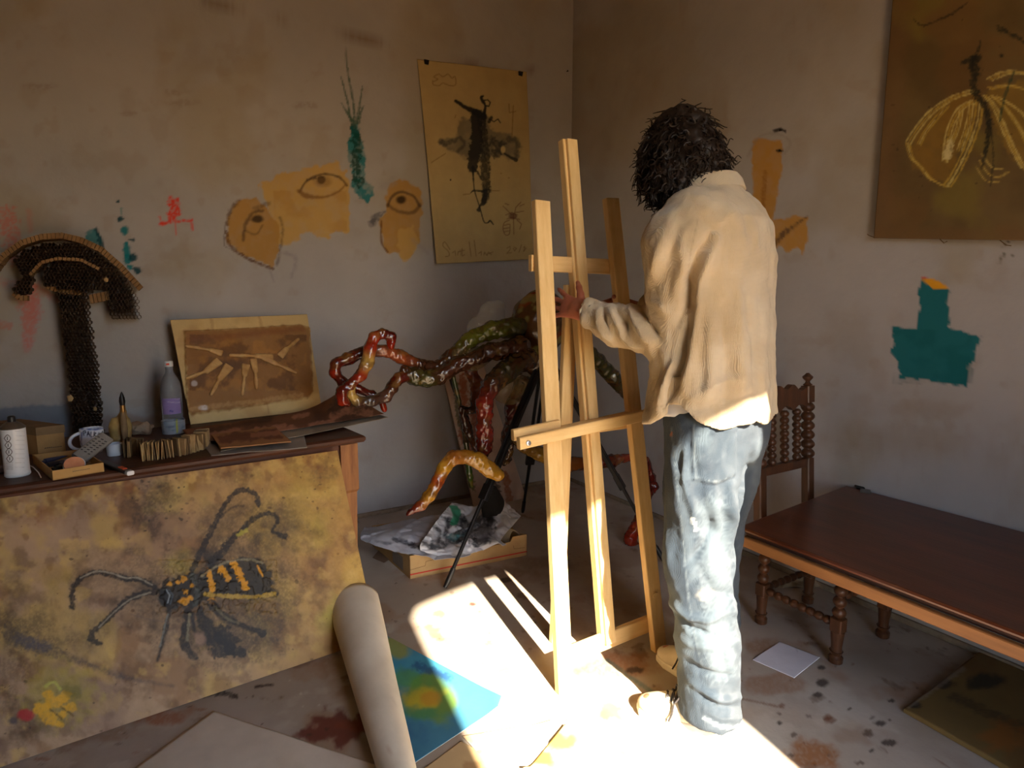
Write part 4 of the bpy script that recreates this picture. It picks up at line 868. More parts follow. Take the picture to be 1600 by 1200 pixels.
for k, (xa, ya, xb, yb) in enumerate(spots_):
    a = onT(xa, ya, .016+.004*(k % 2)); b = onT(xb, yb, .018+.004*(k % 2)); b = a+(b-a)/np.linalg.norm(b-a)*.075
    g = G(); d = b-a; R = []
    for t, rr, fl in ((0, .0045, 1), (.10, .0045, 1), (.12, .009, 1), (.3, .0095, .9), (.8, .011, .35), (1, .012, .1)):
        s_ = np.cross(d, mz); s_ /= np.linalg.norm(s_); R.append([a+d*t+s_*rr*math.cos(q)+mz*rr*fl*math.sin(q) for q in [2*math.pi*i/12 for i in range(12)]])
    g.loft(R); o = g.build('paint_tube', mat('tube_'+cols[k][1], cols[k][0], rough=.4, scale=20), None, True)
    tag(o, ['dark paint tube at the left back of the tray', 'blue-grey paint tube at the back edge of the tray', 'black-green paint tube at the front of the tray', 'grey paint tube in the middle of the tray', 'brown paint tube behind the orange disc in the tray'][k], 'paint tube', 'paint tubes in the cardboard tray')
c = onT(116, 727, .030); g = G(); ax_n = (.1, -.75, .65); g.lathe([(0, .026), (.004, .027), (.008, .026)], c, 26, ax_n); o = g.build('sanding_disc', mat('peach_foam', (214, 150, 112), (196, 128, 92), rough=.8, scale=30)); tag(o, 'round peach-orange disc with pale rim lying in the tray', 'disc')
g = G(); P_ = [c+np.array([math.cos(t)*.027, math.sin(t)*.018, math.sin(t)*.021]) for t in np.linspace(0, 2*math.pi, 25)]; g.tube(P_, .0022, 6, False); g.build('pale_rim', m_white, o)
a = onT(122, 717, .032); b = onT(166, 684, .080); g = G(); g.beam(a, a+(b-a)/np.linalg.norm(b-a)*.115, .046, .020, (.3, -.6, .7), .004)
P0_ = thing('foil_packet', 'grey printed packet leaning on the tray beside the mug', 'packet', a); g.build('packet_body', mat('grey_packet', (140, 136, 132), (116, 112, 110), rough=.5, scale=18), P0_)
dd = (b-a)/np.linalg.norm(b-a); sd = np.cross(dd, (.3, -.6, .7)); sd /= np.linalg.norm(sd); nn = np.cross(sd, dd); rs = random.Random(3); g = G()
for i in range(7):
    for j in range(3):
        q = a+dd*(.026+i*.011)+sd*(-.013+j*.013)+nn*.0105; g.beam(q-sd*.004, q+sd*.004*rs.uniform(.2, 1)+dd*.003, .003, .0008, nn, .0002)
g.build('dark_print', m_black, P0_)
# mug with blue lettering
c = onT(146, 706); MG = thing('mug', 'white mug with blue painted lettering and loop handle', 'mug', c); r = .037
P, nu, nv = lgrid([(0, r*.74), (.004, r*.78), (.03, r*.98), (.06, r*1.0), (.085, r*.99), (.088, r*.97), (.086, r*.93), (.02, r*.86), (.006, r*.5), (.006, .0005)], c, 96, 8); pp = Paint(P, (216, 220, 230))
BL = (40, 70, 150); pp.stroke([(124, 668.5), (146, 671.5), (166, 668.5)], 2.0, BL, .85, .5, .8, 3); pp.stroke([(126, 690), (130, 700)], 1.4, BL, .6, .5, .6, 3)
DKB = (24, 28, 60)
for k, l in enumerate([[(131, 680), (130, 674), (133, 673), (134, 676), (131, 677)], [(136, 681), (138, 674), (140, 681)], [(136.5, 678.5), (139.5, 678.5)], [(142, 675), (142, 682), (145, 682)], [(147, 682), (147, 675), (150, 677), (147, 678.5), (150, 682)], [(153, 678), (155, 682), (158, 679), (154, 676), (158, 683)], [(160, 681), (160, 674), (162, 678), (164, 673), (164, 680)]]):
    pp.stroke(l, 1.5, DKB, .95, .3, .5, k)
pp.stroke([(150, 690), (152, 694), (151, 698)], 1.3, BL, .7, .5, .5, 3); pp.stroke([(162, 684), (160, 700)], 2.2, BL, .55, .6, .8, 4); pp.stroke([(128, 676), (127, 688)], 2.2, BL, .7, .6, .8, 5)
sheet('mug_body', P, nu, nv, mat('glazed_white', (220, 220, 224), vcol=True, rough=.2, var=.15, coat=.3), MG, pp.c)
g = G(); hd_ = np.array([-.93, -.36, 0]); g.tube([c+hd_*(r*.86+.036*math.sin(t))+mz*(.045+.030*math.cos(t)) for t in np.linspace(.05, math.pi-.05, 16)], .0060, 10); g.build('handle', mat('glazed_white_plain', (216, 220, 230), rough=.2, coat=.3), MG, True)
# small white jar
c = onT(180, 711); g = G(); g.lathe([(0, .022), (.003, .024), (.030, .025), (.042, .025), (.043, .023), (.040, .021), (.008, .020), (.007, .002)], c, 28); tag(g.build('small_jar', mat('pale_blue_white', (196, 206, 222), (180, 192, 212), rough=.35, scale=8), None, True), 'small pale bluish-white pot between the mug and corrugated strips', 'pot')
# cutter knife
a, b = onT(160, 722, .008), onT(203, 739, .008); d = (b-a)/np.linalg.norm(b-a); CU = thing('utility_knife', 'black utility knife with orange slider and pale end at table edge', 'knife', onT(185, 730))
L_ = np.linalg.norm(b-a); g = G(); g.beam(a, a+d*L_*.95, .022, .012, (0, 0, 1), .004); g.build('grip', m_black, CU)
g = G(); g.beam(a+d*L_*.66+mz*.007, a+d*L_*.84+mz*.007, .012, .005, (0, 0, 1), .001); g.build('slider', mat('orange_plastic', (214, 84, 40), rough=.4), CU)['label'] = 'orange slider'
g = G(); g.beam(a+d*L_*.93, b+d*.006, .020, .013, (0, 0, 1), .003); g.build('end_cap', m_white, CU)['label'] = 'pale end cap'
g = G(); g.beam(a-d*.045, a+d*.002, .012, .0015, (0, 0, 1), .0003); g.build('blade', mat('steel', (150, 150, 154), rough=.3, metal=.9), CU)
# corrugated strips standing on edge: a fanned block of cut cardboard
def pleats(nm, lb, path, n, hgt, dep, mt, seed, grp):
    rs = random.Random(seed); T = thing(nm, lb, 'cardboard', path[len(path)//2], grp)
    P = np.array(path); ts = np.linspace(0, len(P)-1, n)
    for k, t in enumerate(ts):
        i = min(int(t), len(P)-2); p = P[i]*(1-(t-i))+P[i+1]*(t-i); d = P[i+1]-P[i]; d /= np.linalg.norm(d); s_ = np.cross(mz, d)
        ang = rs.uniform(-.30, .30); q = s_*math.cos(ang)+d*math.sin(ang); hh = hgt*rs.uniform(.92, 1.04); w = .0022; tl = d*rs.uniform(-.006, .006)
        g = G(); g.hexa([p-q*dep/2-d*w/2, p+q*dep/2-d*w/2, p+q*dep/2+d*w/2, p-q*dep/2+d*w/2, p-q*dep/2-d*w/2+mz*hh+tl, p+q*dep/2-d*w/2+mz*hh+tl, p+q*dep/2+d*w/2+mz*hh+tl, p-q*dep/2+d*w/2+mz*hh+tl]); g.build('cardboard_strip', mt[k % len(mt)], T)
m_c1 = mat('cut_card_pale', (190, 160, 114), (168, 136, 92), rough=.9, scale=30); m_c2 = mat('cut_card_mid', (150, 120, 80), (128, 100, 64), rough=.9, scale=30); m_c3 = mat('cut_card_dark', (112, 88, 60), (92, 70, 48), rough=.9, scale=30)
pleats('cardboard_fan', 'block of pale cut cardboard strips standing on edge near table front', [onT(222, 719), onT(250, 716), onT(285, 710), onT(312, 702), onT(318, 696)], 46, .062, .045, [m_c1, m_c2, m_c1, m_c2, m_c3], 4, None)
pleats('cardboard_fan', 'darker shorter block of cardboard strips behind the pale block', [onT(198, 712), onT(207, 711), onT(216, 709)], 12, .060, .07, [m_c3, m_c2], 6, None)
g = G(); pts = [p+np.array([0, .075, 0]) for p in (onT(222, 719), onT(250, 716), onT(285, 710), onT(312, 702))]; s_ = np.array([-.05, .16, 0]); R = [[p+mz*.001, p+mz*.010, p+s_*.7+mz*.010, p+s_*.7+mz*.001] for p in pts]; g.loft(R); tag(g.build('cardboard_sheet', m_cardd), 'flat brown cardboard piece behind the block of cut strips', 'cardboard')
# resin lump with a brush standing in it
c = onT(190, 690); RB = thing('wax_lump', 'yellowish wax lump holding an upright brush', 'wax', c)
S = SDF(); S.chain([c+mz*.012, c+mz*.06+tu*.006, c+mz*.115+tu*.014], [.036, .028, .012], .02); S.ell(c+tu*-.02+mz*.05, (.018, .02, .045), None, .02); S.fun(lambda P: P[:, 2]-TZ-.001, c-mz*.1, .2, .002, True)
V, Fc = S.mesh(c-[.07, .07, .03], c+[.07, .07, .16], .005); N = normals(V, Fc); V = sweepnoise(V, N, .004, 60, 3); V[:, 2] = np.maximum(V[:, 2], TZ); cc = np.tile(lin((176, 148, 92)), (len(V), 1))*(1+.35*fbm3(V, 40, 4))[:, None]; skin('lump', V, Fc, mat('wax', (180, 150, 90), vcol=True, rough=.35, var=.3), RB, cc)
b0 = onT(196, 694)+np.array([0, .0, .0]); BR = thing('round_brush', 'slim upright brush with black pointed tip beside the wax lump', 'brush', b0)
g = G(); g.lathe([(0, .006), (.02, .010), (.06, .012), (.10, .010), (.125, .0085)], b0, 14, (.01, .0, 1)); g.build('handle', m_cardd, BR, True)
g = G(); g.lathe([(.122, .0085), (.150, .009), (.152, .008)], b0, 14, (.01, 0, 1)); g.build('ferrule', mat('brass', (150, 110, 60), rough=.4, metal=.8), BR, True)
g = G(); g.lathe([(.150, .008), (.165, .0105), (.180, .009), (.196, .004), (.203, .0008)], b0, 14, (.01, 0, 1)); g.build('bristles', m_black, BR, True)['label'] = 'black pointed bristles'
# crumpled paper
c = onT(220, 678); S = SDF(); S.ell(c+mz*.022, (.05, .04, .024)); V, Fc = S.mesh(c-[.08, .08, .02], c+[.09, .09, .08], .005); N = normals(V, Fc); V = sweepnoise(V, N, .022, 32, 12, 4); V[:, 2] = np.maximum(V[:, 2], TZ+.0005)
o = skin('crumpled_paper', V, Fc, mat('dirty_paper', (178, 156, 132), (140, 112, 88), rough=.9, scale=20)); tag(o, 'crumpled brownish paper ball behind the cardboard strips', 'paper')
# tin
c = onT(272, 676); TN = thing('paint_tin', 'open round tin with pale printed label in front of the bottle', 'tin', c); r = .043
P, nu, nv = lgrid([(0, r*.98), (.003, r), (.048, r), (.052, r*1.03), (.055, r*1.0), (.053, r*.95), (.012, r*.93), (.011, .001)], c, 80, 6); pp = Paint(P, (176, 186, 196))
pp.cloud((120, 140, 160), .15, .1, .5, .7, 3); pp.stroke([(276, 656), (277, 676)], 3, (200, 200, 60), .9, .3, .6, 3); pp.stroke([(258, 654), (288, 654)], 2, (70, 64, 44), .8, .5, .8, 4); pp.stroke([(262, 666), (270, 667)], 2.4, (60, 80, 120), .6, .8, .6, 5)
sheet('tin_body', P, nu, nv, mat('tin_print', (200, 200, 200), vcol=True, rough=.35, var=.3, metal=.2), TN, pp.c)
g = G(); g.lathe([(.030, .001), (.030, r*.93), (.026, r*.93)], c, 30); g.build('contents', mat('dried_paint', (90, 80, 40), (60, 50, 30), rough=.4), TN)
# bottle
c = onT(271, 664); BT_ = thing('plastic_bottle', 'clear plastic bottle with lilac label leaning by the relief panel', 'bottle', c)
m_clear = mat('clear_plastic', (214, 218, 228), rough=.18, trans=.75, ior=1.2); g = G(); r = .041
g.lathe([(0, r*.9), (.006, r), (.165, r), (.19, r*.92), (.215, r*.68), (.232, r*.42), (.240, r*.36), (.262, r*.36)], c, 36); g.build('bottle_body', m_clear, BT_, True)
g = G(); g.lathe([(.262, .0165), (.264, .0175), (.284, .0172), (.286, .015)], c, 26); o = g.build('bottle_cap', m_white, BT_, True)
g = G(); q = c+np.array([-.004, -.0178, .2735]); g.beam(q-tu*.006, q+tu*.006, .0008, .008, (0, 0, 1), .0002); g.build('red_print', mat('red_print', (200, 60, 40), rough=.5), o)
P, nu, nv = lgrid([(.055, r+.0006), (.125, r+.0006)], c, 70, 20); P = P.reshape(nu, nv, 3); keep = [i for i in range(nu) if 3.6 < 2*math.pi*i/(nu-1) < 5.7]; P = P[keep].reshape(-1, 3); pp = Paint(P, (150, 130, 190))
pp.blob((278, 620), (6, 4), (196, 188, 216), .6, .4, .3, 3); pp.stroke([(276, 622), (284, 620)], 2, (40, 30, 60), .9, .3, .5, 4); pp.stroke([(266, 642), (270, 643)], 2.5, (60, 60, 150), .8, .3, .5, 5); pp.stroke([(262, 628), (274, 629), (284, 628)], 1, (220, 214, 230), .7, .5, .5, 6)
sheet('label', P, len(keep), nv, m_vcp, BT_, pp.c)
# liquid level
g = G(); g.lathe([(.004, r*.93), (.10, r*.95), (.101, .001)], c, 30); g.build('liquid', mat('clear_liquid', (190, 190, 214), rough=.05, trans=.9, ior=1.33), BT_, True)
# relief panel with cast brushes
q00, q10, q11, q01 = onT(298, 664)+mz*.002, onT(503, 641)+np.array([-.0, .0, .002]), ony(480, 491, YW-.02), ony(266, 500, YW-.02)
q10 = q00+(q10-q00)*1.0; q01 = ony(266, 500, YW-.12)
AR = thing('relief_panel', 'pale panel with brown wax relief of cast brushes, leaning on wall', 'artwork', (q00+q10)/2)
AU = (q10-q00); AV = (q01-q00); AN = np.cross(AU, AV); AN /= np.linalg.norm(AN); AN = AN if AN[1] < 0 else -AN
q11 = onp(480, 491, q00, AN); nu, nv = 190, 150; P = bilerp([q00, q10, q11, q01], nu, nv); pp = Paint(P, (206, 176, 120)); pp.cloud((180, 140, 84), .02, .0, .5, .6, 3); pp.stroke([(330, 497), (334, 520), (340, 530)], 5, (150, 110, 60), .4, .6, 1.5, 3); pp.stroke([(405, 494), (410, 515)], 5, (150, 110, 60), .4, .6, 1.5, 4)
pp.stroke([(375, 640), (400, 630), (416, 630), (420, 645)], 2, (150, 110, 60), .5, .5, 1, 4)
out = [(288, 518), (470, 508), (484, 512), (489, 612), (480, 622), (440, 628), (300, 648), (292, 640)]
pp.poly(out, (140, 92, 40), .9, 3, 3, 4); idx = pp.box(out, 0); pp.cloud((176, 122, 56), .05, .0, .4, .6, 6, idx=pp.box([(292, 520), (482, 615)], -4)); pp.cloud((92, 58, 28), .04, .1, .5, .7, 9, idx=pp.box([(292, 520), (482, 615)], -4)); pp.stroke([(300, 530), (340, 528), (400, 522), (470, 515)], 9, (120, 66, 26), .5, .6, 4, 7); pp.stroke([(330, 565), (360, 572), (420, 560), (440, 560)], 14, (88, 58, 34), .6, .7, 4, 7)
pp.stroke([(296, 640), (340, 634), (400, 628), (470, 618)], 7, (192, 150, 92), .6, .7, 2, 8, dry=.4); pp.blob((316, 638), (8, 5), (220, 214, 214), .8, .6, .3, 4, dry=.5); pp.blob((304, 600), (4, 4), (210, 200, 200), .7, .6, .4, 5)
ins = np.zeros(len(P)); x, y = pp.x, pp.y; a_ = np.ones(len(P), bool); n = len(out)
for k in range(n):
    (x0, y0), (x1, y1) = out[k], out[(k+1) % n]; a_ &= ((x1-x0)*(y-y0)-(y1-y0)*(x-x0)) > 0
P = P+AN*(np.where(a_, .010, .0)+.003*fbm2(x, y, .05, 4)*a_)[:, None]; sheet('panel', P, nu, nv, m_vc, AR, pp.c, .006)
m_cast = mat('cast_brush_wax', (206, 166, 108), (176, 130, 74), rough=.45, scale=25, bump=.0006, bscale=120)
def onA(x, y, d): return onp(x, y, q00+AN*d, AN)
for (h0, h1, f1, w) in [((292, 541), (330, 547), (346, 552), 9), ((360, 555), (400, 556), (425, 558), 9), ((292, 591), (322, 580), (342, 564), 12), ((330, 616), (343, 592), (358, 572), 13), ((379, 616), (382, 586), (384, 570), 11), ((401, 606), (399, 580), (396, 562), 9), ((462, 582), (430, 568), (412, 558), 9), ((466, 530), (448, 545), (438, 556), 10), ((318, 545), (336, 551), (350, 556), 9)][:8]:
    a, b, f = onA(*h0, .015), onA(*h1, .017), onA(*f1, .015); k = np.linalg.norm(b-a)
    S = SDF(); S.chain([a, a*.55+b*.45, b*.85+a*.15, b], [.0074, .0095, .0060, .0078], .004)
    d = (f-b); sd = np.cross(d, AN); sd /= np.linalg.norm(sd); ww = w*.00105
    for t in (-1, -.33, .33, 1): S.cone(b+sd*ww*.6*t, f+sd*ww*1.2*t, .0065, .0058, .006)
    lo = np.minimum(np.minimum(a, b), f)-.03; hi = np.maximum(np.maximum(a, b), f)+.03
    V, Fc = S.mesh(lo, hi, .0032); skin('cast_brush', V, Fc, m_cast, AR)
# stack of painted brown papers at the right end
m_p2 = mat('grey_paper', (150, 140, 130), (128, 118, 108), rough=.85, scale=8)
def curl_sheet(name, lb, corners, rise, z0, base, paint, parent=None, nu=70, nv=40, th=.0012, seed=0):
    P = bilerp(corners, nu, nv).reshape(nu, nv, 3); uu = np.linspace(0, 1, nu)[:, None]; vv = np.linspace(0, 1, nv)[None, :]
    P[..., 2] = z0+rise(uu, vv)+.003*(fbm2((P[..., 0]).ravel(), P[..., 1].ravel(), 9, seed).reshape(nu, nv)+.6)
    P = P.reshape(-1, 3); pp = Paint(P, base); paint(pp); o = sheet(name, P, nu, nv, m_vcp, parent, pp.c, th, True, tuple(int(v*.8) for v in base)); tag(o, lb, 'paper', 'painted papers stacked on the work table'); return o
def pt_brown(pp):
    pp.cloud((84, 48, 34), .02, -.1, .4, .8, 3); pp.cloud((160, 104, 70), .03, .15, .5, .6, 8)
    for k, (x0, y0, x1, y1, w) in enumerate([(395, 674, 458, 670, 11), (350, 692, 420, 684, 10), (330, 680, 370, 672, 9), (485, 664, 520, 658, 7), (460, 652, 480, 648, 7), (520, 650, 545, 640, 12), (545, 640, 578, 646, 12), (425, 668, 445, 664, 6)]): pp.stroke([(x0, y0), (x1, y1)], w, (196, 140, 112), .85, .6, 1.5, k, dry=.3)
    pp.stroke([(520, 640), (540, 622), (560, 640)], 16, (60, 44, 36), .7, .7, 4, 9, dry=.3); pp.stroke([(300, 680), (350, 668), (420, 655)], 8, (70, 40, 28), .7, .6, 3, 3)
zt = TZ
def on2(x, y, z): return onz(x, y, z)
curl_sheet('paper_sheet', 'lowest grey sheet of the paper stack, edge jutting forward over table', [on2(330, 712, zt+.003), on2(480, 700, zt+.003), on2(470, 662, zt+.003), on2(300, 672, zt+.003)], lambda u, v: 0*u*v, zt+.003, (156, 146, 134), lambda p: p.cloud((110, 96, 84), .03, 0, .5, .5, 3), seed=3)
curl_sheet('paper_sheet', 'wide pale sheet under the brown ones, overhanging the table right end', [on2(345, 706, zt+.008), on2(607, 655, zt+.008), on2(560, 640, zt+.008), on2(330, 668, zt+.008)], lambda u, v: .006*u*u, zt+.008, (160, 146, 126), lambda p: p.cloud((120, 100, 80), .03, 0, .5, .5, 5), seed=5)
curl_sheet('paper_sheet', 'brown painted sheet curling up at its far right corner', [on2(300, 694, zt+.015), on2(600, 652, zt+.015), on2(540, 636, zt+.015), on2(285, 672, zt+.015)], lambda u, v: .015*u*u+.085*np.clip((u-.62)/.38, 0, 1)**2*np.clip(v, 0, 1)**1.2, zt+.015, (124, 78, 52), pt_brown, seed=7, nu=110, nv=60)
curl_sheet('paper_sheet', 'small red-brown painted card lying on front of the paper stack', [on2(345, 700, zt+.024), on2(455, 690, zt+.024), on2(430, 668, zt+.024), on2(330, 680, zt+.024)], lambda u, v: .004*v, zt+.022, (170, 120, 76), lambda p: (p.poly([(345, 692), (440, 684), (432, 670), (360, 676), (338, 682)], (112, 62, 44), .9, 3, 2, 3), p.stroke([(395, 680), (450, 674)], 7, (176, 116, 84), .8, .5, 1.5, 5)), seed=9, th=.004)
# cable loop and small bits at the far left
g = G(); g.tube([onT(44, 726, .006), onT(52, 730, .012), onT(60, 738, .012), onT(64, 746, .006)], .0016, 6); tag(g.build('white_cable', m_white, None, True), 'thin white cable loop between spray can and tray', 'cable')
g = G(); q = onT(2, 738); g.rbox(q, (.06, .03, .02), .2, .003); tag(g.build('marker_block', mat('grey_violet', (120, 112, 130), rough=.6)), 'small grey block at the far left of the table', 'block')
g = G(); q = onT(4, 690); g.rbox(q, (.10, .05, .05), .15, .003); tag(g.build('wooden_block', m_woodv), 'low brown wooden block behind the spray can', 'block')

# ================================================================ honeycomb cardboard sculpture leaning on the wall
m_hc = mat('honeycomb_card', (96, 72, 52), (66, 46, 34), rough=.9, scale=14); m_rim = mat('pleated_card', (150, 114, 74), (122, 90, 56), rough=.9, scale=20)
TRE = thing('honeycomb_sculpture', 'brown honeycomb cardboard T-shape with arched top leaning on the wall', 'sculpture', (-.33, 3.08, TZ))
HY = 3.10; HD = .070
def hpt(x, y, off=0.0): p = ony(x, y, HY+.045); return np.array([p[0], HY+.045-off-.10*max(0, (1.0-p[2]))*.6, p[2]])
def inpoly(x, y, poly):
    c = False; n = len(poly)
    for k in range(n):
        (x0, y0), (x1, y1) = poly[k], poly[(k+1) % n]
        if (y0 > y) != (y1 > y) and x < (x1-x0)*(y-y0)/(y1-y0)+x0: c = not c
    return c
def comb(name, poly, cell=6.4, off=0.0, seed=0):
    """real open hexagonal cells, each wall a thin strip of card"""
    rs = random.Random(seed); g = G(); xs = [p[0] for p in poly]; ys = [p[1] for p in poly]; dx = cell*1.732*.5*1.0; E = set()
    a = cell/2; rows = int((max(ys)-min(ys))/(a*1.5))+2; cols_ = int((max(xs)-min(xs))/(a*1.732))+2
    for r_ in range(rows):
        for c_ in range(cols_):
            cx = min(xs)+c_*a*1.732+(r_ % 2)*a*.866; cy = min(ys)+r_*a*1.5
            if not inpoly(cx, cy, poly): continue
            h = [(round(cx+a*math.sin(k*math.pi/3), 1), round(cy+a*math.cos(k*math.pi/3), 1)) for k in range(6)]
            for k in range(6):
                e = tuple(sorted((h[k], h[(k+1) % 6])))
                E.add((round(e[0][0]), round(e[0][1]), round(e[1][0]), round(e[1][1]), e) if 0 else e)
    idx = {}; V = []; Fc = []
    def vid(p):
        k = (round(p[0]*2), round(p[1]*2))
        if k not in idx:
            idx[k] = len(V); d = rs.uniform(-.004, .006); V.append(hpt(p[0], p[1], off)); V.append(hpt(p[0], p[1], off)+np.array([0, -HD-d, 0]))
        return idx[k]
    seen = set()
    for e in E:
        i, j = vid(e[0]), vid(e[1])
        if i == j or (min(i, j), max(i, j)) in seen: continue
        seen.add((min(i, j), max(i, j)))
        if rs.random() < .03: continue
        Fc.append((i, j, j+1, i+1))
    g.add(V, Fc); o = g.build(name, m_hc, TRE)
    md = o.modifiers.new('thickness', 'SOLIDIFY'); md.thickness = .0012; md.offset = 0; o['kind'] = 'stuff'; return o
trunk = [(92, 448), (136, 446), (142, 500), (152, 560), (158, 620), (162, 672), (120, 676), (117, 640), (108, 560), (100, 500)]
comb('trunk_honeycomb', trunk)
archp = [(24, 410), (45, 392), (80, 380), (120, 382), (160, 402), (190, 430), (215, 460), (219, 496), (176, 500), (172, 470), (165, 445), (140, 425), (110, 412), (80, 410), (60, 425), (44, 432)]
comb('arch_honeycomb', archp, off=.005, seed=3)
comb('inner_honeycomb', [(74, 424), (95, 412), (130, 416), (160, 432), (168, 448), (140, 458), (100, 452), (76, 446)], off=.03, seed=5)
comb('left_tip_honeycomb', [(24, 455), (40, 436), (50, 424), (58, 440), (48, 462), (34, 462)], off=.02, seed=6)
def rim(name, pts, wpx, dep, n, off=0.0, lb=None):
    """pleated strip standing round an edge"""
    P = np.array(pts, float); seg = np.hypot(*(P[1:]-P[:-1]).T); cum = np.concatenate([[0], np.cumsum(seg)]); 
    for k in range(n):
        s_ = cum[-1]*(k+.5)/n; x = np.interp(s_, cum, P[:, 0]); y = np.interp(s_, cum, P[:, 1]); x2 = np.interp(min(s_+1, cum[-1]), cum, P[:, 0]); y2 = np.interp(min(s_+1, cum[-1]), cum, P[:, 1]); x1 = np.interp(max(s_-1, 0), cum, P[:, 0]); y1 = np.interp(max(s_-1, 0), cum, P[:, 1])
        d = np.array([x2-x1, y2-y1]); d /= np.hypot(*d); nn_ = np.array([-d[1], d[0]]); hw = cum[-1]/n*.43; zz_ = .003*(k % 2)
        q = [hpt(*(np.array([x, y])+d*a*hw+nn_*b*wpx/2), off-zz_) for a, b in ((-1, -1), (1, -1), (1, 1), (-1, 1))]
        g = G(); g.hexa(q+[p+np.array([0, -dep, 0]) for p in q]); g.build(name, m_rim, TRE)
rim('rim_pleat', [(-8, 428), (12, 402), (40, 382), (70, 373), (100, 371), (130, 378), (160, 392), (190, 418), (212, 442), (221, 452)], 9, .085, 44)
rim('inner_pleat', [(52, 432), (70, 412), (95, 406), (130, 408), (158, 422)], 5, .05, 18, .035)
rim('lower_pleat', [(76, 448), (100, 456), (130, 458)], 7, .03, 9, .03)
rim('lower_pleat', [(142, 468), (172, 462)], 14, .03, 5, .03)
rim('tip_pleat', [(26, 458), (36, 466), (48, 466)], 8, .05, 4, .02)
for p, r in (((114, 618), 4), ((168, 438), 3), ((152, 634), 2.5)):
    g = G(); a = hpt(p[0], p[1], HD+.004); g.prism([a+np.array([math.cos(t)*r*.003, 0, math.sin(t)*r*.004]) for t in (0, 1.3, 2.6, 4.0, 5.1)], (0, -.003, 0)); g.build('torn_scrap', m_c1, TRE)

# ================================================================ poster with clips
PU = thing('ink_poster', 'tall cream paper with black ink insect figure clipped on left wall', 'poster', ony(750, 250, YW-.01))
nu, nv = 150, 220; cs = [ony(678, 413, YW-.012), ony(833, 405, YW-.012), ony(823, 112, YW-.012), ony(652, 92, YW-.012)]
P = bilerp(cs, nu, nv); uu = np.repeat(np.linspace(0, 1, nu), nv); vv = np.tile(np.linspace(0, 1, nv), nu)
P[:, 1] += -.018*np.exp(-((uu)/.06)**2)*(1-vv)**.3-.010*np.sin(vv*5+1)*np.exp(-(uu/.12)**2)-.012*(1-vv)**4*1.0+.004*np.sin(vv*7)
P[:, 0] += .02*np.sin(vv*math.pi)*np.exp(-(uu/.3)**2)*.3
pp = Paint(P, (184, 160, 110)); pp.cloud((168, 142, 92), .01, 0, .5, .4, 3)
GY = (92, 88, 78); BK = (16, 17, 20)
pp.poly([(716, 190), (724, 183), (732, 190), (742, 178), (762, 182), (768, 200), (790, 210), (806, 216), (812, 230), (810, 250), (798, 252), (785, 240), (765, 245), (758, 250), (735, 250), (712, 238), (700, 232), (686, 226), (684, 218), (692, 215), (706, 216), (718, 210)], GY, .72, 5, 2.5, 4, dry=.2)
pp.stroke([(722, 195), (720, 230), (728, 245)], 12, (120, 104, 76), .4, .5, 4, 3)
pp.stroke([(742, 178), (744, 210), (742, 240), (738, 262)], [14, 18, 20, 14], BK, .93, .5, 1.6, 5); pp.stroke([(752, 180), (756, 220), (758, 260), (760, 300), (756, 315)], [12, 14, 16, 12, 8], BK, .88, .5, 1.6, 6, dry=.25)
pp.stroke([(712, 158), (728, 168), (745, 176), (755, 182)], [5, 6, 10, 12], BK, .97, .3, 1, 7); pp.stroke([(756, 180), (758, 165), (754, 158), (752, 152), (755, 150)], [6, 3, 5, 4, 3], BK, .97, .3, .8, 8); pp.stroke([(758, 165), (764, 166), (766, 160), (762, 156), (756, 157)], 2, BK, .97, .2, .6, 9)
pp.stroke([(764, 186), (772, 190), (778, 186), (782, 192)], 2, BK, .9, .3, .6, 9); pp.stroke([(768, 184), (764, 190)], 5, BK, .9, .4, .8, 3)
pp.stroke([(770, 222), (782, 228), (775, 240)], 14, (40, 38, 38), .85, .7, 2.5, 10, dry=.3); pp.stroke([(795, 218), (808, 222), (806, 246)], [10, 8, 6], (60, 56, 52), .6, .6, 2, 11, dry=.3); pp.stroke([(785, 238), (798, 246), (806, 250)], [3, 4, 6], BK, .9, .4, 1, 12)
pp.stroke([(688, 220), (696, 226), (706, 220)], 7, (50, 46, 44), .7, .6, 2, 13, dry=.3); pp.stroke([(710, 222), (718, 215), (726, 225), (716, 236)], 5, (60, 54, 50), .6, .6, 1.5, 14); pp.blob((786, 234), (4, 6), (204, 178, 122), .9, .3, .3, 4)
pp.stroke([(739, 262), (740, 285), (742, 300), (750, 325), (756, 346), (762, 348), (766, 345), (771, 351)], [4, 2, 1.6, 1.6, 2, 2, 3, 1.5], BK, .93, .2, .6, 15); pp.stroke([(735, 302), (740, 298), (752, 298), (765, 296)], [1, 3, 3, 1], BK, .9, .3, .6, 16)
pp.stroke([(758, 300), (756, 315), (750, 322), (748, 328)], [9, 8, 3, 7], BK, .9, .4, 1, 17); pp.stroke([(738, 262), (746, 268), (752, 280)], [6, 4, 2], BK, .9, .8, 1, 18, dry=.2)
PN = (130, 100, 56)
for l in [[(676, 128), (684, 124), (678, 120), (686, 116), (692, 120), (700, 116), (706, 122), (711, 120), (712, 132), (704, 134), (692, 130), (686, 134), (677, 132), (676, 126)], [(674, 254), (696, 240)], [(795, 162), (796, 176), (806, 174)], [(802, 165), (800, 212)], [(712, 180), (711, 184)], [(724, 304), (734, 303)], [(768, 298), (780, 298)]]: pp.stroke(l, 1.5, PN, .75, .3, .6, 3)
pp.blob((704, 281), (1.6, 1.4), BK, .9); pp.blob((795, 278), (1.4, 1.2), PN, .9); pp.blob((783, 271), (1.2, 1.2), PN, .9)
IN = (112, 62, 34)
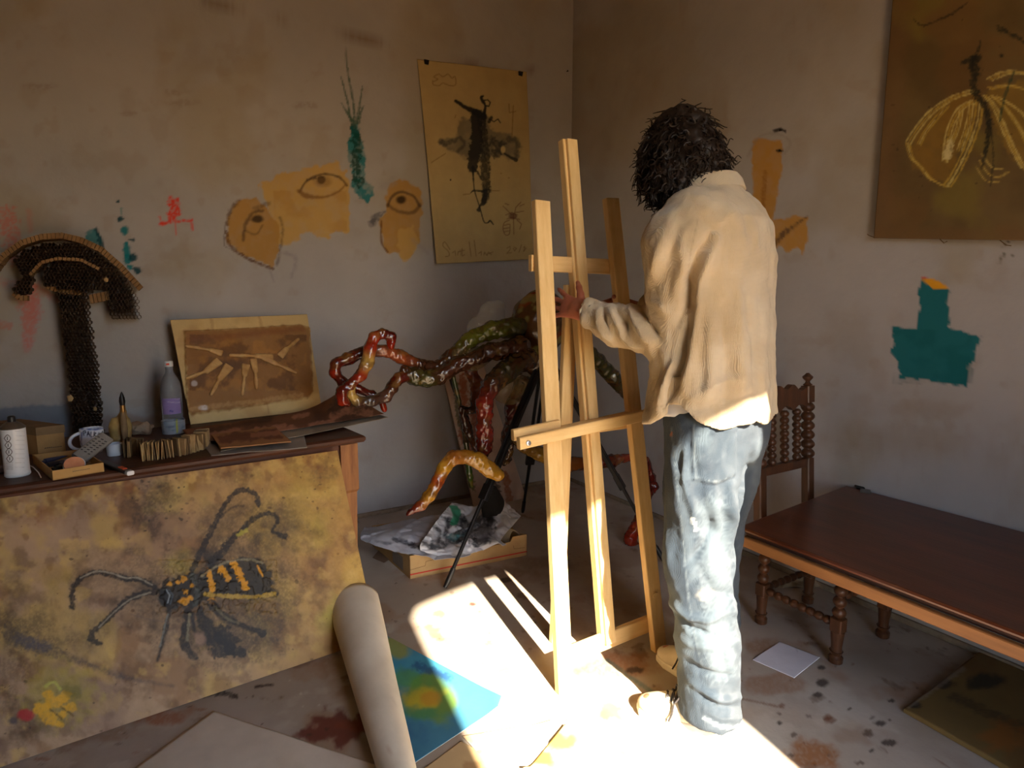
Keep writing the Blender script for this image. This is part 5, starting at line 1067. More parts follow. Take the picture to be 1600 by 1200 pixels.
for l in [[(790, 336), (800, 332), (808, 336)], [(792, 342), (800, 340), (812, 343)], [(802, 334), (803, 366)], [(800, 336), (790, 326), (786, 322)], [(804, 334), (806, 324), (814, 316)], [(789, 318), (795, 320)], [(812, 322), (819, 319)], [(796, 344), (788, 348), (786, 358), (790, 367), (796, 365), (797, 350)], [(788, 352), (796, 350)], [(787, 357), (796, 356)], [(788, 362), (795, 361)], [(808, 344), (815, 350), (812, 358)], [(806, 332), (818, 330)]]: pp.stroke(l, 1.4, IN, .75, .3, .6, 4)
pp.blob((802, 338), (6, 4), (90, 36, 22), .7, .5, .4, 5)
for l in [[(703, 390), (695, 378), (692, 384), (700, 392), (702, 399), (696, 401)], [(707, 395), (711, 392), (712, 399)], [(715, 399), (716, 393), (720, 393), (720, 399)], [(722, 388), (722, 400), (726, 398)], [(718, 391), (726, 391)], [(733, 378), (736, 400)], [(741, 376), (744, 400)], [(748, 396), (752, 393), (752, 399)], [(756, 399), (757, 394), (761, 399), (763, 394), (768, 398)], [(764, 396), (770, 394)], [(792, 388), (797, 385), (797, 390), (792, 396), (799, 395)], [(803, 386), (807, 388), (804, 392), (802, 388)], [(815, 382), (811, 394)], [(818, 386), (822, 388), (818, 393), (820, 385)]]: pp.stroke(l, 1.3, (120, 88, 48), .75, .3, .6, 6)
sheet('paper', P, nu, nv, m_vcp, PU, pp.c, .0009)
for (x, y) in ((666, 96), (813, 114)):
    p = ony(x, y, YW-.016); CL = G(); CL.prism([p+np.array([-.014, 0, .006]), p+np.array([.014, 0, .006]), p+np.array([.010, 0, -.016]), p+np.array([-.010, 0, -.016])], (0, -.010, 0)); CL.build('binder_clip', m_black, PU)
# ================================================================ large canvas on the right wall
PC = thing('hanging_canvas', 'large brown cloth with golden winged insect on right wall', 'painting', onx(1480, 180, XW-.02))
Xc = XW-.035; cs = [onx(1365, 372, Xc), onx(1900, 381, Xc-.0), onx(1990, -330, Xc), onx(1421, -330, Xc)]; cs[0] = onx(1365, 372, Xc)
nu, nv = 240, 260; P = bilerp(cs, nu, nv); uu = np.repeat(np.linspace(0, 1, nu), nv); vv = np.tile(np.linspace(0, 1, nv), nu); P[:, 0] += .006*np.sin(uu*9)*np.cos(vv*4)
pp = Paint(P, (110, 90, 56)); pp.cloud((94, 74, 44), .01, -.1, .5, .7, 3); pp.cloud((124, 108, 50), .008, .0, .5, .7, 6); pp.cloud((118, 84, 46), .012, .1, .5, .4, 8)
pp.stroke([(1366, 372), (1400, -10)], 50, (114, 84, 56), .5, .3, 14, 3); pp.stroke([(1366, 368), (1700, 372)], 26, (114, 84, 52), .5, .3, 8, 4)
GO = (190, 158, 66); GP = (206, 186, 112); DG = (28, 30, 24)
def wing(lines, seed):
    for k, (l, w) in enumerate(lines): [pp.stroke([(x_+o_, y_+o_*.4) for x_, y_ in l], w*.34, GO if (k+i_) % 2 else GP, .85, .8, .9, seed+k+i_*7, dry=.4, ns=.12) for i_, o_ in enumerate((-w*.45, w*.1, w*.6))]
pp.poly([(1420, 225), (1448, 185), (1490, 150), (1524, 142), (1532, 160), (1500, 235), (1478, 290), (1455, 280), (1430, 262)], (150, 112, 36), .55, 6, 4, 3, dry=.2)
pp.poly([(1536, 150), (1560, 135), (1600, 125), (1680, 130), (1680, 250), (1600, 262), (1570, 230)], (150, 116, 40), .55, 6, 4, 4, dry=.2)
wing([([(1522, 142), (1490, 152), (1455, 175), (1430, 205), (1418, 224)], 7), ([(1418, 224), (1424, 246), (1440, 262), (1452, 278), (1474, 290)], 6), ([(1522, 158), (1500, 170), (1484, 200), (1478, 230), (1476, 252)], 7), ([(1530, 160), (1526, 190), (1512, 230), (1494, 268), (1480, 290)], 9), ([(1518, 160), (1512, 195), (1498, 235)], 6), ([(1480, 165), (1450, 200), (1436, 225)], 5), ([(1502, 172), (1496, 200), (1486, 224)], 5)], 10)
pp.stroke([(1484, 222), (1480, 244)], 12, (220, 206, 150), .8, .8, 1.5, 30, dry=.5)
wing([([(1540, 150), (1556, 172), (1570, 205), (1586, 240), (1600, 264)], 8), ([(1550, 150), (1572, 170), (1596, 205), (1612, 240)], 7), ([(1546, 124), (1570, 114), (1600, 114), (1660, 126)], 8), ([(1546, 138), (1580, 134), (1620, 150), (1660, 190)], 6), ([(1560, 152), (1600, 180), (1640, 240)], 6), ([(1530, 250), (1545, 272), (1562, 276), (1575, 268)], 3), ([(1534, 240), (1550, 262), (1566, 264)], 3), ([(1526, 262), (1540, 282), (1560, 284)], 2.5)], 40)
pp.stroke([(1520, 92), (1524, 112), (1520, 132), (1528, 152), (1540, 170), (1545, 200), (1540, 235), (1534, 262)], [14, 16, 10, 14, 7, 9, 6, 4], DG, .92, .9, 1.5, 60, dry=.3, ns=.3)
pp.stroke([(1506, 98), (1518, 92), (1530, 90)], 8, DG, .9, .9, 1.2, 62, dry=.3); pp.stroke([(1532, 66), (1528, 80)], 4, DG, .9, .9, 1, 63, dry=.3); pp.stroke([(1428, 30), (1440, 40), (1465, 32), (1490, 20), (1512, 4)], 3, (40, 30, 20), .85, .8, .8, 64, dry=.4)
pp.stroke([(1560, 44), (1580, 54), (1600, 66)], 7, DG, .85, .9, 1.2, 65, dry=.4); pp.stroke([(1585, 112), (1570, 150), (1562, 190)], 4, (30, 64, 50), .8, .8, 1, 66, dry=.3); pp.blob((1565, 87), (3, 3), DG, .9); pp.stroke([(1545, 170), (1552, 240), (1548, 290)], 3, DG, .7, .9, 1, 67, dry=.5)
pp.spots(60, 1390, 20, 1600, 340, .6, 2.2, [(60, 42, 22), (50, 34, 20)], .7, 70)
sheet('cloth', P, nu, nv, m_vc, PC, pp.c, .003)
for l in ([(1366, 371), (1358, 368), (1355, 366)], [(1468, 373), (1475, 380), (1480, 377)], [(1562, 375), (1572, 383), (1580, 384)]):
    g = G(); g.tube([onx(x, y, Xc-.002) for x, y in l], .0014, 5); g.build('loose_thread', mat('thread', (96, 70, 40), rough=.9), PC)

# ================================================================ leaning wasp painting
q00 = onz(-60, 1220, 0)*0+np.array([-.52, 1.862, .004]); q10 = onz(589, 997, .004); tr = onp(527, 704, TP(0, -.012, 0), tv)
q11 = tr; q01 = q00+(q11-q10)
WP = thing('leaning_painting', 'big ochre canvas with black-and-yellow wasp leaning on table front', 'painting', (q00+q10)/2)
AN = np.cross(q10-q00, q01-q00); AN /= np.linalg.norm(AN); AN = AN if AN[1] < 0 else -AN
nu, nv = 460, 290; P = bilerp([q00, q10, q11, q01], nu, nv); pp = Paint(P, (184, 142, 72))
x, y = pp.x, pp.y; al = np.arange(len(P))
pp.mix(al, .85*sm(640, 60, x+.35*(y-950)*-1+30*fbm2(x, y, .01, 3)), (176, 146, 120)); pp.mix(al, .6*sm(.0, .5, fbm2(x, y, .009, 5))*sm(500, 200, x), (150, 122, 104))
pp.cloud((200, 166, 74), .012, .05, .5, .5, 7); pp.cloud((140, 96, 50), .02, .15, .55, .6, 9); pp.cloud((120, 84, 52), .05, .3, .6, .5, 11)
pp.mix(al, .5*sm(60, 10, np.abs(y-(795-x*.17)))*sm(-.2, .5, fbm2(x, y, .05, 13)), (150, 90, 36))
YL = (196, 184, 66)
for b in [((520, 965), 26, 22, .7), ((500, 830), 14, 26, .4), ((285, 880), 30, 22, .6), ((470, 800), 20, 50, .25), ((270, 775), 36, 20, .35), ((90, 895), 40, 14, .5)]: pp.blob(b[0], (b[1], b[2]), YL if b[0][0] != 90 else (176, 140, 40), b[3]*.75, .8, .8, int(b[0][0]), ns=.04)
pp.cloud((104, 74, 44), .03, .12, .6, .55, 61, 6); pp.cloud((214, 176, 96), .04, .2, .6, .45, 63, 6); pp.cloud((128, 98, 84), .012, .0, .5, .5, 65, 5, idx=pp.box([(0, 800), (330, 1180)], 0))
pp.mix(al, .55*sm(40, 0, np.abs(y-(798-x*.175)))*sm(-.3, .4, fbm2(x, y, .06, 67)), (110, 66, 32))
SM = (50, 42, 36)
for b in [((230, 800), 36, 32, .6), ((250, 770), 26, 20, .5), ((40, 980), 50, 22, .55), ((60, 1005), 60, 14, .5), ((20, 1040), 40, 20, .4), ((380, 900), 60, 40, .25), ((430, 830), 40, 30, .3), ((350, 1000), 60, 26, .45), ((40, 1130), 30, 30, .4), ((500, 740), 30, 20, .35), ((370, 745), 30, 12, .4), ((20, 930), 24, 30, .3), ((160, 860), 60, 10, .2), ((12, 1090), 20, 24, .5), ((345, 960), 90, 50, .45), ((400, 880), 60, 34, .4), ((300, 930), 110, 30, .3), ((170, 930), 70, 50, .22), ((390, 810), 70, 44, .3), ((420, 985), 40, 26, .4), ((500, 820), 60, 90, .18)]: pp.blob(b[0], (b[1], b[2]), SM, b[3], .9, .6, int(b[0][0]+b[0][1]), ns=.05, dry=.5)
pp.stroke([(20, 990), (60, 1012), (130, 1035), (200, 1060), (270, 1072)], [30, 20, 10, 7, 3], (60, 56, 60), .6, .7, 4, 3, dry=.4); pp.stroke([(30, 1000), (70, 1010)], 18, (58, 70, 96), .5, .7, 5, 5, dry=.3)
pp.spots(150, 0, 700, 560, 1180, .6, 3.0, [(60, 44, 30), (90, 60, 34), (40, 34, 30)], .8, 5); pp.spots(60, 200, 720, 300, 830, .6, 3, [(50, 42, 36)], .8, 8); pp.spots(60, 440, 700, 560, 800, .6, 3, [(70, 46, 26)], .8, 9)
for l, w_, a_ in [([(300, 890), (330, 830), (370, 780)], 46, .35), ([(330, 880), (390, 825), (440, 820)], 56, .38), ([(250, 960), (250, 1020)], 40, .3), ([(300, 960), (350, 1000), (410, 990)], 80, .42), ([(240, 925), (330, 925), (430, 910)], 96, .42), ([(115, 905), (170, 898), (240, 915)], 26, .3), ([(145, 1000), (190, 945), (240, 925)], 26, .3)]: pp.stroke(l, w_, (40, 34, 30), a_, 1.1, w_*.25, int(w_), dry=.5, ns=.05)
BK = (20, 20, 22)
# antennae, wings, legs, body
pp.stroke([(240, 916), (215, 905), (195, 905), (175, 898), (150, 894), (125, 905), (113, 925), (113, 948)], [10, 9, 8, 9, 8, 8, 9, 9], BK, .9, .6, 1.5, 11, dry=.15); pp.stroke([(238, 914), (215, 903), (195, 903), (175, 896), (150, 893), (126, 903)], 2.5, (170, 160, 140), .75, .6, .8, 12, dry=.3)
pp.stroke([(245, 924), (210, 932), (185, 950), (160, 975), (145, 988), (143, 1000), (158, 1006)], [9, 10, 9, 8, 9, 11, 6], BK, .9, .6, 1.5, 13, dry=.15); pp.stroke([(235, 926), (205, 936), (180, 955), (155, 980)], 2.5, (160, 150, 130), .7, .6, .8, 14, dry=.3)
pp.stroke([(300, 890), (320, 850), (345, 800), (365, 772), (385, 766), (400, 775), (404, 790)], [9, 9, 8, 7, 7, 9, 6], (30, 28, 28), .88, .7, 1.5, 15, dry=.2); pp.stroke([(345, 808), (362, 794), (380, 790)], 4, (40, 36, 34), .6, .7, 1.2, 16, dry=.3)
pp.stroke([(330, 880), (350, 858), (378, 828), (400, 808), (425, 803), (434, 815), (425, 830), (445, 838)], [12, 12, 9, 8, 7, 6, 5, 9], BK, .88, .7, 1.6, 17, dry=.2); pp.blob((338, 872), (18, 14), BK, .75, .7, .5, 18); pp.stroke([(372, 836), (385, 828)], 6, YL, .6, .6, 1.5, 19)
pp.poly([(245, 920), (262, 905), (300, 895), (340, 880), (390, 872), (415, 880), (432, 928), (400, 934), (340, 932), (300, 950), (262, 950)], (30, 28, 24), .9, 7, 2.5, 20)
OR_ = (224, 156, 30)
for l, w in [([(326, 895), (330, 912), (331, 922)], 9), ([(346, 888), (356, 905)], 9), ([(366, 882), (376, 900), (384, 918)], 12), ([(350, 890), (342, 892)], 6), ([(402, 884), (410, 900)], 3)]: pp.stroke(l, w, OR_, .95, .6, 1, int(w+l[0][0]), dry=.15)
pp.stroke([(320, 928), (360, 932), (400, 932), (428, 928)], 6, (196, 160, 60), .8, .7, 1, 22, dry=.3); pp.stroke([(315, 900), (345, 882), (385, 874), (410, 880)], 3.5, (150, 140, 110), .75, .7, 1, 23, dry=.3)
for q, r in (((288, 905), 6), ((290, 925), 5), ((288, 940), 7), ((300, 915), 4), ((278, 910), 4), ((296, 935), 5), ((330, 940), 6), ((265, 913), 4)): pp.blob(q, (r, r*.8), OR_, .85, .7, .3, int(q[0]), ns=.2, dry=.3)
pp.stroke([(300, 900), (308, 925), (304, 945)], 8, (70, 74, 70), .7, .8, 1.5, 24, dry=.3); pp.blob((258, 934), (11, 15), BK, .97, .2, .2, 25); pp.stroke([(260, 922), (265, 930), (262, 942)], 2, (150, 160, 170), .8, .3, .8, 26); pp.stroke([(264, 922), (270, 930), (266, 944)], 2.5, (70, 80, 90), .8, .3, .8, 27)
for l, w in [([(265, 955), (258, 985), (252, 1010), (246, 1032)], [10, 8, 6, 4]), ([(295, 955), (290, 985), (288, 1010), (298, 1022), (308, 1028)], [11, 14, 12, 10, 8]), ([(312, 950), (325, 985), (345, 1010), (380, 1022)], [10, 20, 34, 12]), ([(330, 945), (350, 965), (375, 975), (410, 990)], [14, 12, 9, 14]), ([(345, 990), (360, 1010)], [30, 26]), ([(300, 960), (304, 990)], [6, 4])]:
    pp.stroke(l, w, (24, 22, 22), .9, .8, 2, int(l[0][0]), dry=.2, ns=.1)
pp.stroke([(262, 960), (256, 985), (250, 1010)], 3, (120, 124, 116), .7, .7, .9, 31, dry=.3); pp.stroke([(296, 960), (294, 985), (292, 1000)], 4, (140, 130, 100), .7, .8, 1, 32, dry=.3); pp.stroke([(336, 948), (352, 965), (372, 974)], 4, (120, 110, 80), .6, .8, 1, 33, dry=.3)
pp.blob((312, 1000), (9, 12), (172, 134, 110), .5, .6, .4, 34)
pp.stroke([(205, 960), (235, 968), (262, 972)], 2, (110, 90, 80), .5, .6, 1, 35)
# flower bottom left
pp.blob((95, 1085), (50, 42), (176, 158, 50), .55, .6, .5, 40); pp.blob((85, 1105), (40, 34), (110, 100, 36), .4, .7, .5, 41, dry=.4)
for q, r in (((65, 1110), 14), ((85, 1098), 16), ((100, 1090), 11), ((110, 1105), 12), ((80, 1122), 13), ((98, 1118), 10), ((75, 1085), 8), ((92, 1132), 7)): pp.blob(q, (r, r*.75), (226, 170, 34), .9, .7, .25, int(q[0]+q[1]), ns=.12, dry=.25)
for q in ((78, 1108), (95, 1104), (88, 1116), (106, 1112)): pp.stroke([q, (q[0]+8, q[1]+6)], 3, (110, 84, 24), .8, .7, .8, int(q[0]))
pp.blob((42, 1118), (13, 9), (176, 36, 44), .9, .4, .3, 44); pp.blob((112, 1078), (14, 10), (90, 92, 30), .5, .7, .5, 45); pp.stroke([(72, 1072), (84, 1066), (94, 1076)], 5, (200, 196, 90), .7, .6, 1.5, 46); pp.blob((20, 1126), (10, 6), (50, 56, 74), .8, .5, .4, 47)
P = P+AN*(.0012*fbm2(x, y, .05, 3)+.002*(fbm2(x, y, .15, 5) > .1)*((x > 245) & (x < 432) & (y > 875) & (y < 960)))[:, None]
sheet('canvas', P+AN*.002, nu, nv, m_vc, WP, pp.c, 0)
# stretcher bars behind, edges of the canvas
m_cvb = mat('canvas_edge', (178, 140, 84), (150, 112, 62), rough=.85, scale=14)
U = (q10-q00)/np.linalg.norm(q10-q00); Vv = (q01-q00)/np.linalg.norm(q01-q00); W_, H_ = np.linalg.norm(q10-q00), np.linalg.norm(q01-q00)
g = G(); g.hexa([q00, q10, q11, q01]+[p-AN*.020 for p in (q00, q10, q11, q01)]); g.build('canvas_wrap', m_cvb, WP)

# ================================================================ rolled canvas with blue painting, on the floor
CR = thing('rolled_canvas', 'large canvas on floor, pale back curled over a blue painting', 'canvas', onz(640, 1100, 0))
c4 = [onz(612, 1260, .004), onz(770, 1122, .004), onz(795, 1092, .004)*.0+onz(800, 1098, .004), onz(600, 992, .004)]
P = bilerp([onz(640, 1200, .004), onz(778, 1108, .004), onz(784, 1092, .004), onz(598, 992, .004)], 110, 150)
uu = np.repeat(np.linspace(0, 1, 110), 150); vv = np.tile(np.linspace(0, 1, 150), 110); P[:, 2] = .010+.006*np.sin(math.pi*vv)*uu*(1-uu)+.004*np.exp(-((uu-1)/.1)**2)
pp = Paint(P, (64, 124, 152)); pp.cloud((46, 98, 142), .02, 0, .5, .7, 3); pp.cloud((70, 160, 190), .015, .1, .5, .6, 5)
pp.blob((660, 1090), (44, 34), (108, 140, 50), .9, .6, .35, 3, ns=.03); pp.blob((615, 1010), (22, 14), (150, 150, 40), .8, .6, .4, 4, ns=.04); pp.blob((658, 1088), (28, 20), (190, 170, 40), .85, .6, .4, 5, ns=.05); pp.blob((672, 1092), (12, 10), (190, 130, 40), .6, .6, .5, 6); pp.blob((640, 1060), (26, 14), (84, 150, 70), .7, .6, .5, 7); pp.blob((660, 1115), (34, 10), (60, 130, 90), .7, .6, .5, 8); pp.stroke([(650, 1040), (680, 1050), (700, 1060)], 12, (20, 60, 120), .7, .6, 4, 9)
sheet('painted_side', P, 110, 150, m_vcp, CR, pp.c, .002, True, (214, 204, 186))
# the curl: a tapering half-roll along the left edge
A0, A1 = onz(562, 985, 0), onz(646, 1290, 0); n_, k_ = 40, 26; rows = []
dirv = (A1-A0); Lc = np.linalg.norm(dirv); dirv /= Lc; side = np.array([dirv[1], -dirv[0], 0]); side = side if side@(onz(700, 1090, 0)-A0) > 0 else -side
for i in range(n_):
    t = i/(n_-1); r = .098-.056*t; c = A0+dirv*Lc*t+mz*r-side*.01; row = []
    for k in range(k_):
        a = math.radians(-88+ -250*k/(k_-1)); rr = r*(1-.10*k/(k_-1)); row.append(c+side*rr*math.cos(a)*1.0+mz*rr*math.sin(a)*1.0+mz*(.004*math.sin(t*9)*k/k_))
    rows.append(row)
P = np.array(rows).reshape(-1, 3); P[:, 2] = np.maximum(P[:, 2], .003); pp = Paint(P, (222, 212, 194)); pp.cloud((200, 184, 160), .015, 0, .5, .4, 3)
pp.blob((536, 963), (1.8, 1.8), (30, 30, 30), .9); pp.spots(14, 540, 960, 640, 1190, .5, 1.6, [(170, 110, 80), (90, 70, 60)], .6, 3)
sheet('curled_back', P, n_, k_, m_vcp, CR, pp.c, .0016, True, (60, 120, 150))

# ================================================================ sheets on the floor
def floor_sheet(name, lb, pts, z, base, paint=None, th=.002, grp=None, cat='paper', lift=None):
    W = [onz(x, y, z) for x, y in pts]
    nu = nv = 60; P = bilerp(W, nu, nv); uu = np.repeat(np.linspace(0, 1, nu), nv); vv = np.tile(np.linspace(0, 1, nv), nu)
    P[:, 2] = z+.0025*(fbm2(P[:, 0], P[:, 1], 7, 3)+.7)
    if lift: P[:, 2] += lift(uu, vv)
    pp = Paint(P, base); paint and paint(pp); o = sheet(name, P, nu, nv, m_vcp, None, pp.c, th if np.cross(W[1]-W[0], W[3]-W[0])[2] > 0 else -th, True, base); tag(o, lb, cat, grp); return o
floor_sheet('paper_sheet', 'large blank pale sheet on floor at the bottom left corner', [(333, 1111), (640, 1213), (560, 1330), (130, 1260)], .003, (212, 200, 184), lambda p: p.cloud((196, 180, 160), .02, 0, .5, .4, 3))
floor_sheet('paper_sheet', 'tan sheet on floor under the corner of the blue painting', [(640, 1218), (720, 1158), (790, 1196), (740, 1260)], .003, (196, 168, 124), lambda p: p.cloud((160, 120, 76), .03, .1, .5, .6, 3))
floor_sheet('paper_sheet', 'sunlit white sheet with ochre spots between roll and easel', [(722, 1150), (864, 1128), (852, 1180), (800, 1230)], .004, (226, 218, 204), lambda p: (p.blob((740, 1150), (22, 9), (190, 140, 70), .7, .6, .4, 3), p.blob((750, 1174), (6, 4), (170, 60, 60), .8), p.blob((800, 1125), (10, 4), (180, 150, 110), .5)), lift=lambda u, v: .03*np.clip(u-.75, 0, 1)*(1-v))
floor_sheet('paper_sheet', 'ochre-stained sheet on the floor in front of the easel', [(818, 1212), (882, 1132), (1020, 1200), (980, 1290)], .009, (232, 206, 150), lambda p: (p.blob((880, 1160), (26, 14), (226, 168, 60), .9, .6, .4, 3, ns=.06), p.blob((850, 1185), (22, 12), (216, 150, 50), .9, .6, .4, 4, ns=.06), p.stroke([(889, 1124), (975, 1176)], 2, (170, 120, 60), .8, .4, .8, 3)), lift=lambda u, v: .02*np.exp(-((u)/.1)**2)*(1-v))
def crease(p): p.stroke([(1217, 1003), (1240, 1010), (1246, 1018)], 2, (176, 174, 188), .6, .2, .8, 3)
floor_sheet('paper_sheet', 'small clean white sheet on floor beside the chair leg', [(1176, 1031), (1241, 1060), (1281, 1029), (1218, 1003)], .003, (214, 212, 222), crease, lift=lambda u, v: .004*u*v)
floor_sheet('paper_scrap', 'dirty crumpled paper scrap on the floor under the chair', [(1204, 912), (1222, 919), (1286, 918), (1240, 899)], .003, (150, 134, 112), lambda p: p.cloud((110, 90, 70), .08, 0, .4, .6, 3), th=.001, lift=lambda u, v: .02*np.sin(u*6)**2*np.sin(v*5)**2)
floor_sheet('floor_painting', 'dark ochre painted board on the floor under the mahogany panel', [(1412, 1108), (1640, 1238), (1760, 1120), (1532, 1018)], .014, (116, 92, 50), lambda p: (p.cloud((110, 76, 34), .01, -.1, .4, .8, 3), p.blob((1540, 1066), (26, 12), (34, 34, 24), .9, .5, .4, 4), p.blob((1475, 1068), (14, 7), (40, 30, 20), .9, .6, .4, 5), p.blob((1430, 1102), (8, 5), (40, 30, 24), .9, .5, .4, 6), p.stroke([(1490, 1090), (1560, 1120), (1620, 1150)], 14, (54, 44, 26), .7, .8, 4, 7, dry=.3), p.stroke([(1420, 1100), (1460, 1072), (1500, 1046)], 12, (150, 136, 120), .5, .6, 3, 8), p.blob((1570, 1150), (40, 20), (150, 90, 30), .7, .6, .5, 9)), th=.012, cat='painting')
floor_sheet('paper_scrap', 'brown paper scrap on floor near the left front of the carton', [(582, 872), (600, 880), (630, 862), (600, 850)], .003, (120, 96, 76), None, th=.001)

# ================================================================ shallow carton with crumpled painted paper
A, Bp = onz(641, 905, 0), onz(823, 868, 0); C_ = onz(574, 838, 0); u = Bp-A; W_ = np.linalg.norm(u); u /= W_; v = np.array([-u[1], u[0], 0]); Dp = .44; h = .108
v = v*.985-u*.17
CT = thing('shallow_carton', 'shallow brown carton with red stripe on the floor by the wall', 'box', A+u*W_/2+v*Dp/2)
m_kraft = mat('kraft_carton', (196, 160, 108), (180, 144, 94), rough=.8, scale=10); q = lambda a, b, z: A+u*a*W_+v*b*Dp+mz*z
g = G(); g.prism([q(0, 0, .001), q(1, 0, .001), q(1, 1, .001), q(0, 1, .001)], (0, 0, .004)); g.build('carton_bottom', m_kraft, CT)
g = G(); g.prism([q(0, 0, 0), q(1, 0, 0), q(1, 0, h), q(.87, 0, h), q(.85, 0, h*.78), q(.24, 0, h*.72), q(.22, 0, h*.92), q(.20, 0, h), q(0, 0, h)], v*.004); FR = g.build('front_side', m_kraft, CT)
g = G(); g.beam(q(.0, -.004, h*.20), q(1, -.004, h*.20), .0008, .006, (0, 0, 1), .0002); g.build('red_stripe', mat('red_ink', (196, 50, 38), rough=.6), FR)['label'] = 'thin red printed stripe'
g = G()
for (a0, z0, a1, z1) in ((.0, .40, .12, .46), (.12, .46, .125, .64), (.125, .64, .20, .66), (.98, .40, .88, .44), (.88, .44, .875, .60)): g.beam(q(a0, -.003, h*z0), q(a1, -.003, h*z1), .0006, .0016, (0, 0, 1) if abs(a1-a0) > .02 else tuple(u), .0002)
g.build('flap_seam', mat('card_seam', (120, 88, 54), rough=.9), FR)
g = G(); g.prism([q(0, 0, 0), q(0, 1, 0), q(0, 1, h), q(0, 0, h)], u*.004); LS = g.build('left_side', m_kraft, CT)
g = G(); g.prism([q(-.003, .16, h*.12)+u*0, q(-.003, .42, h*.12), q(-.003, .42, h*.72), q(-.003, .16, h*.72)], -u*.0004); g.build('paper_label', m_p2, LS)
g = G(); g.prism([q(1, 0, 0), q(1, 1, 0), q(1, 1, h), q(1, .3, h), q(1, .2, h*.8), q(1, .0, h)], -u*.004); g.build('right_side', m_kraft, CT)
g = G(); g.prism([q(0, 1, 0), q(1, 1, 0), q(1, 1, h), q(0, 1, h)], -v*.004); g.build('back_side', m_kraft, CT)
g = G(); R = [q(.86+.10*t, .05+.05*math.sin(t*3), h*(.55+.55*math.sin(t*2.4))) for t in np.linspace(0, 1, 8)]; g.loft([[p, p+v*.10+mz*.006, p+v*.10+mz*.010, p+mz*.004] for p in R]); tag(g.build('curled_card', mat('cream_card', (206, 190, 160), rough=.8)), 'small curled cream card at the right inside of the carton', 'card')
def ctl(name, lb, rows, paint, base, seed, nu=110, nv=80, rough=.01, crk=9):
    C = np.array([[onz(x, y, Y) for (x, y, Y) in r] for r in rows]); a, b = C.shape[:2]
    def cr(M, n, axis):
        M = np.moveaxis(M, axis, 0); k = M.shape[0]; t = np.linspace(0, k-1, n); i = np.clip(t.astype(int), 0, k-2); f = (t-i)[:, None, None]; p0 = M[np.maximum(i-1, 0)]; p1 = M[i]; p2 = M[i+1]; p3 = M[np.minimum(i+2, k-1)]
        return np.moveaxis(.5*((2*p1)+(-p0+p2)*f+(2*p0-5*p1+4*p2-p3)*f*f+(-p0+3*p1-3*p2+p3)*f**3), 0, axis)
    S_ = cr(cr(C, nu, 0), nv, 1).reshape(-1, 3); nz = np.abs(fbm3(S_, crk, seed, 3)); S_ = S_+np.array([.2, -.6, .8])*(nz*rough)[:, None]; S_[:, 2] = np.maximum(S_[:, 2], .01); pp = Paint(S_, base); paint(pp); o = sheet(name, S_, nu, nv, m_vcp, None, pp.c, .0012, True, base); tag(o, lb, 'paper'); return o
def p1_(p):
    p.cloud((150, 152, 164), .02, 0, .5, .5, 3); p.stroke([(615, 842), (640, 850), (665, 858)], 8, (30, 34, 50), .85, .8, 2, 4, dry=.3); p.stroke([(588, 846), (610, 850)], 4, (50, 56, 80), .6, .8, 1.5, 5, dry=.4)
def p2_(p):
    for k, (l, w) in enumerate([([(678, 822), (688, 832), (684, 850)], 6), ([(690, 808), (700, 815), (694, 838)], 6), ([(664, 850), (680, 855), (700, 850)], 8), ([(675, 845), (690, 846)], 7), ([(705, 815), (730, 822), (720, 835)], 16), ([(740, 815), (752, 808), (765, 790)], 12), ([(735, 835), (755, 830), (765, 815)], 20), ([(762, 800), (772, 786)], 12), ([(722, 805), (726, 812)], 8), ([(700, 842), (720, 848)], 8), ([(745, 850), (760, 842)], 14), ([(768, 812), (762, 822)], 8)]): p.stroke(l, w, (26, 28, 38), .88, .8, 2, k, dry=.3, ns=.12)
    p.poly([(702, 790), (716, 790), (720, 800), (714, 820), (704, 818), (706, 802)], (40, 138, 104), .95, 3, 1.2, 3); p.blob((712, 838), (14, 6), (70, 140, 150), .8, .8, .4, 4, ns=.1, dry=.4); p.blob((758, 836), (12, 10), (120, 120, 128), .6, .7, .5, 5, ns=.1)
ctl('crumpled_paper', 'grey-white crumpled sheet spilling over the left of the carton', [[(568, 826, .12), (620, 818, .12), (680, 806, .13), (715, 806, .12)], [(562, 842, .13), (612, 834, .15), (655, 830, .14), (700, 830, .10)], [(590, 854, .125), (635, 850, .13), (668, 852, .12), (705, 850, .08)], [(615, 862, .12), (650, 868, .115), (690, 876, .10), (735, 868, .08)]], p1_, (196, 198, 208), 4, rough=.022, crk=11)
ctl('crumpled_paper', 'crumpled white sheet with black and green paint inside the carton', [[(706, 786, .20), (740, 792, .17), (775, 780, .22), (814, 806, .14)], [(690, 804, .19), (730, 808, .14), (775, 796, .19), (804, 818, .13)], [(668, 834, .17), (715, 830, .13), (760, 822, .15), (790, 834, .12)], [(655, 857, .15), (700, 856, .12), (745, 850, .12), (782, 846, .11)], [(680, 870, .10), (720, 868, .10), (755, 860, .10), (790, 852, .11)]], p2_, (204, 206, 214), 8, rough=.034, crk=13)

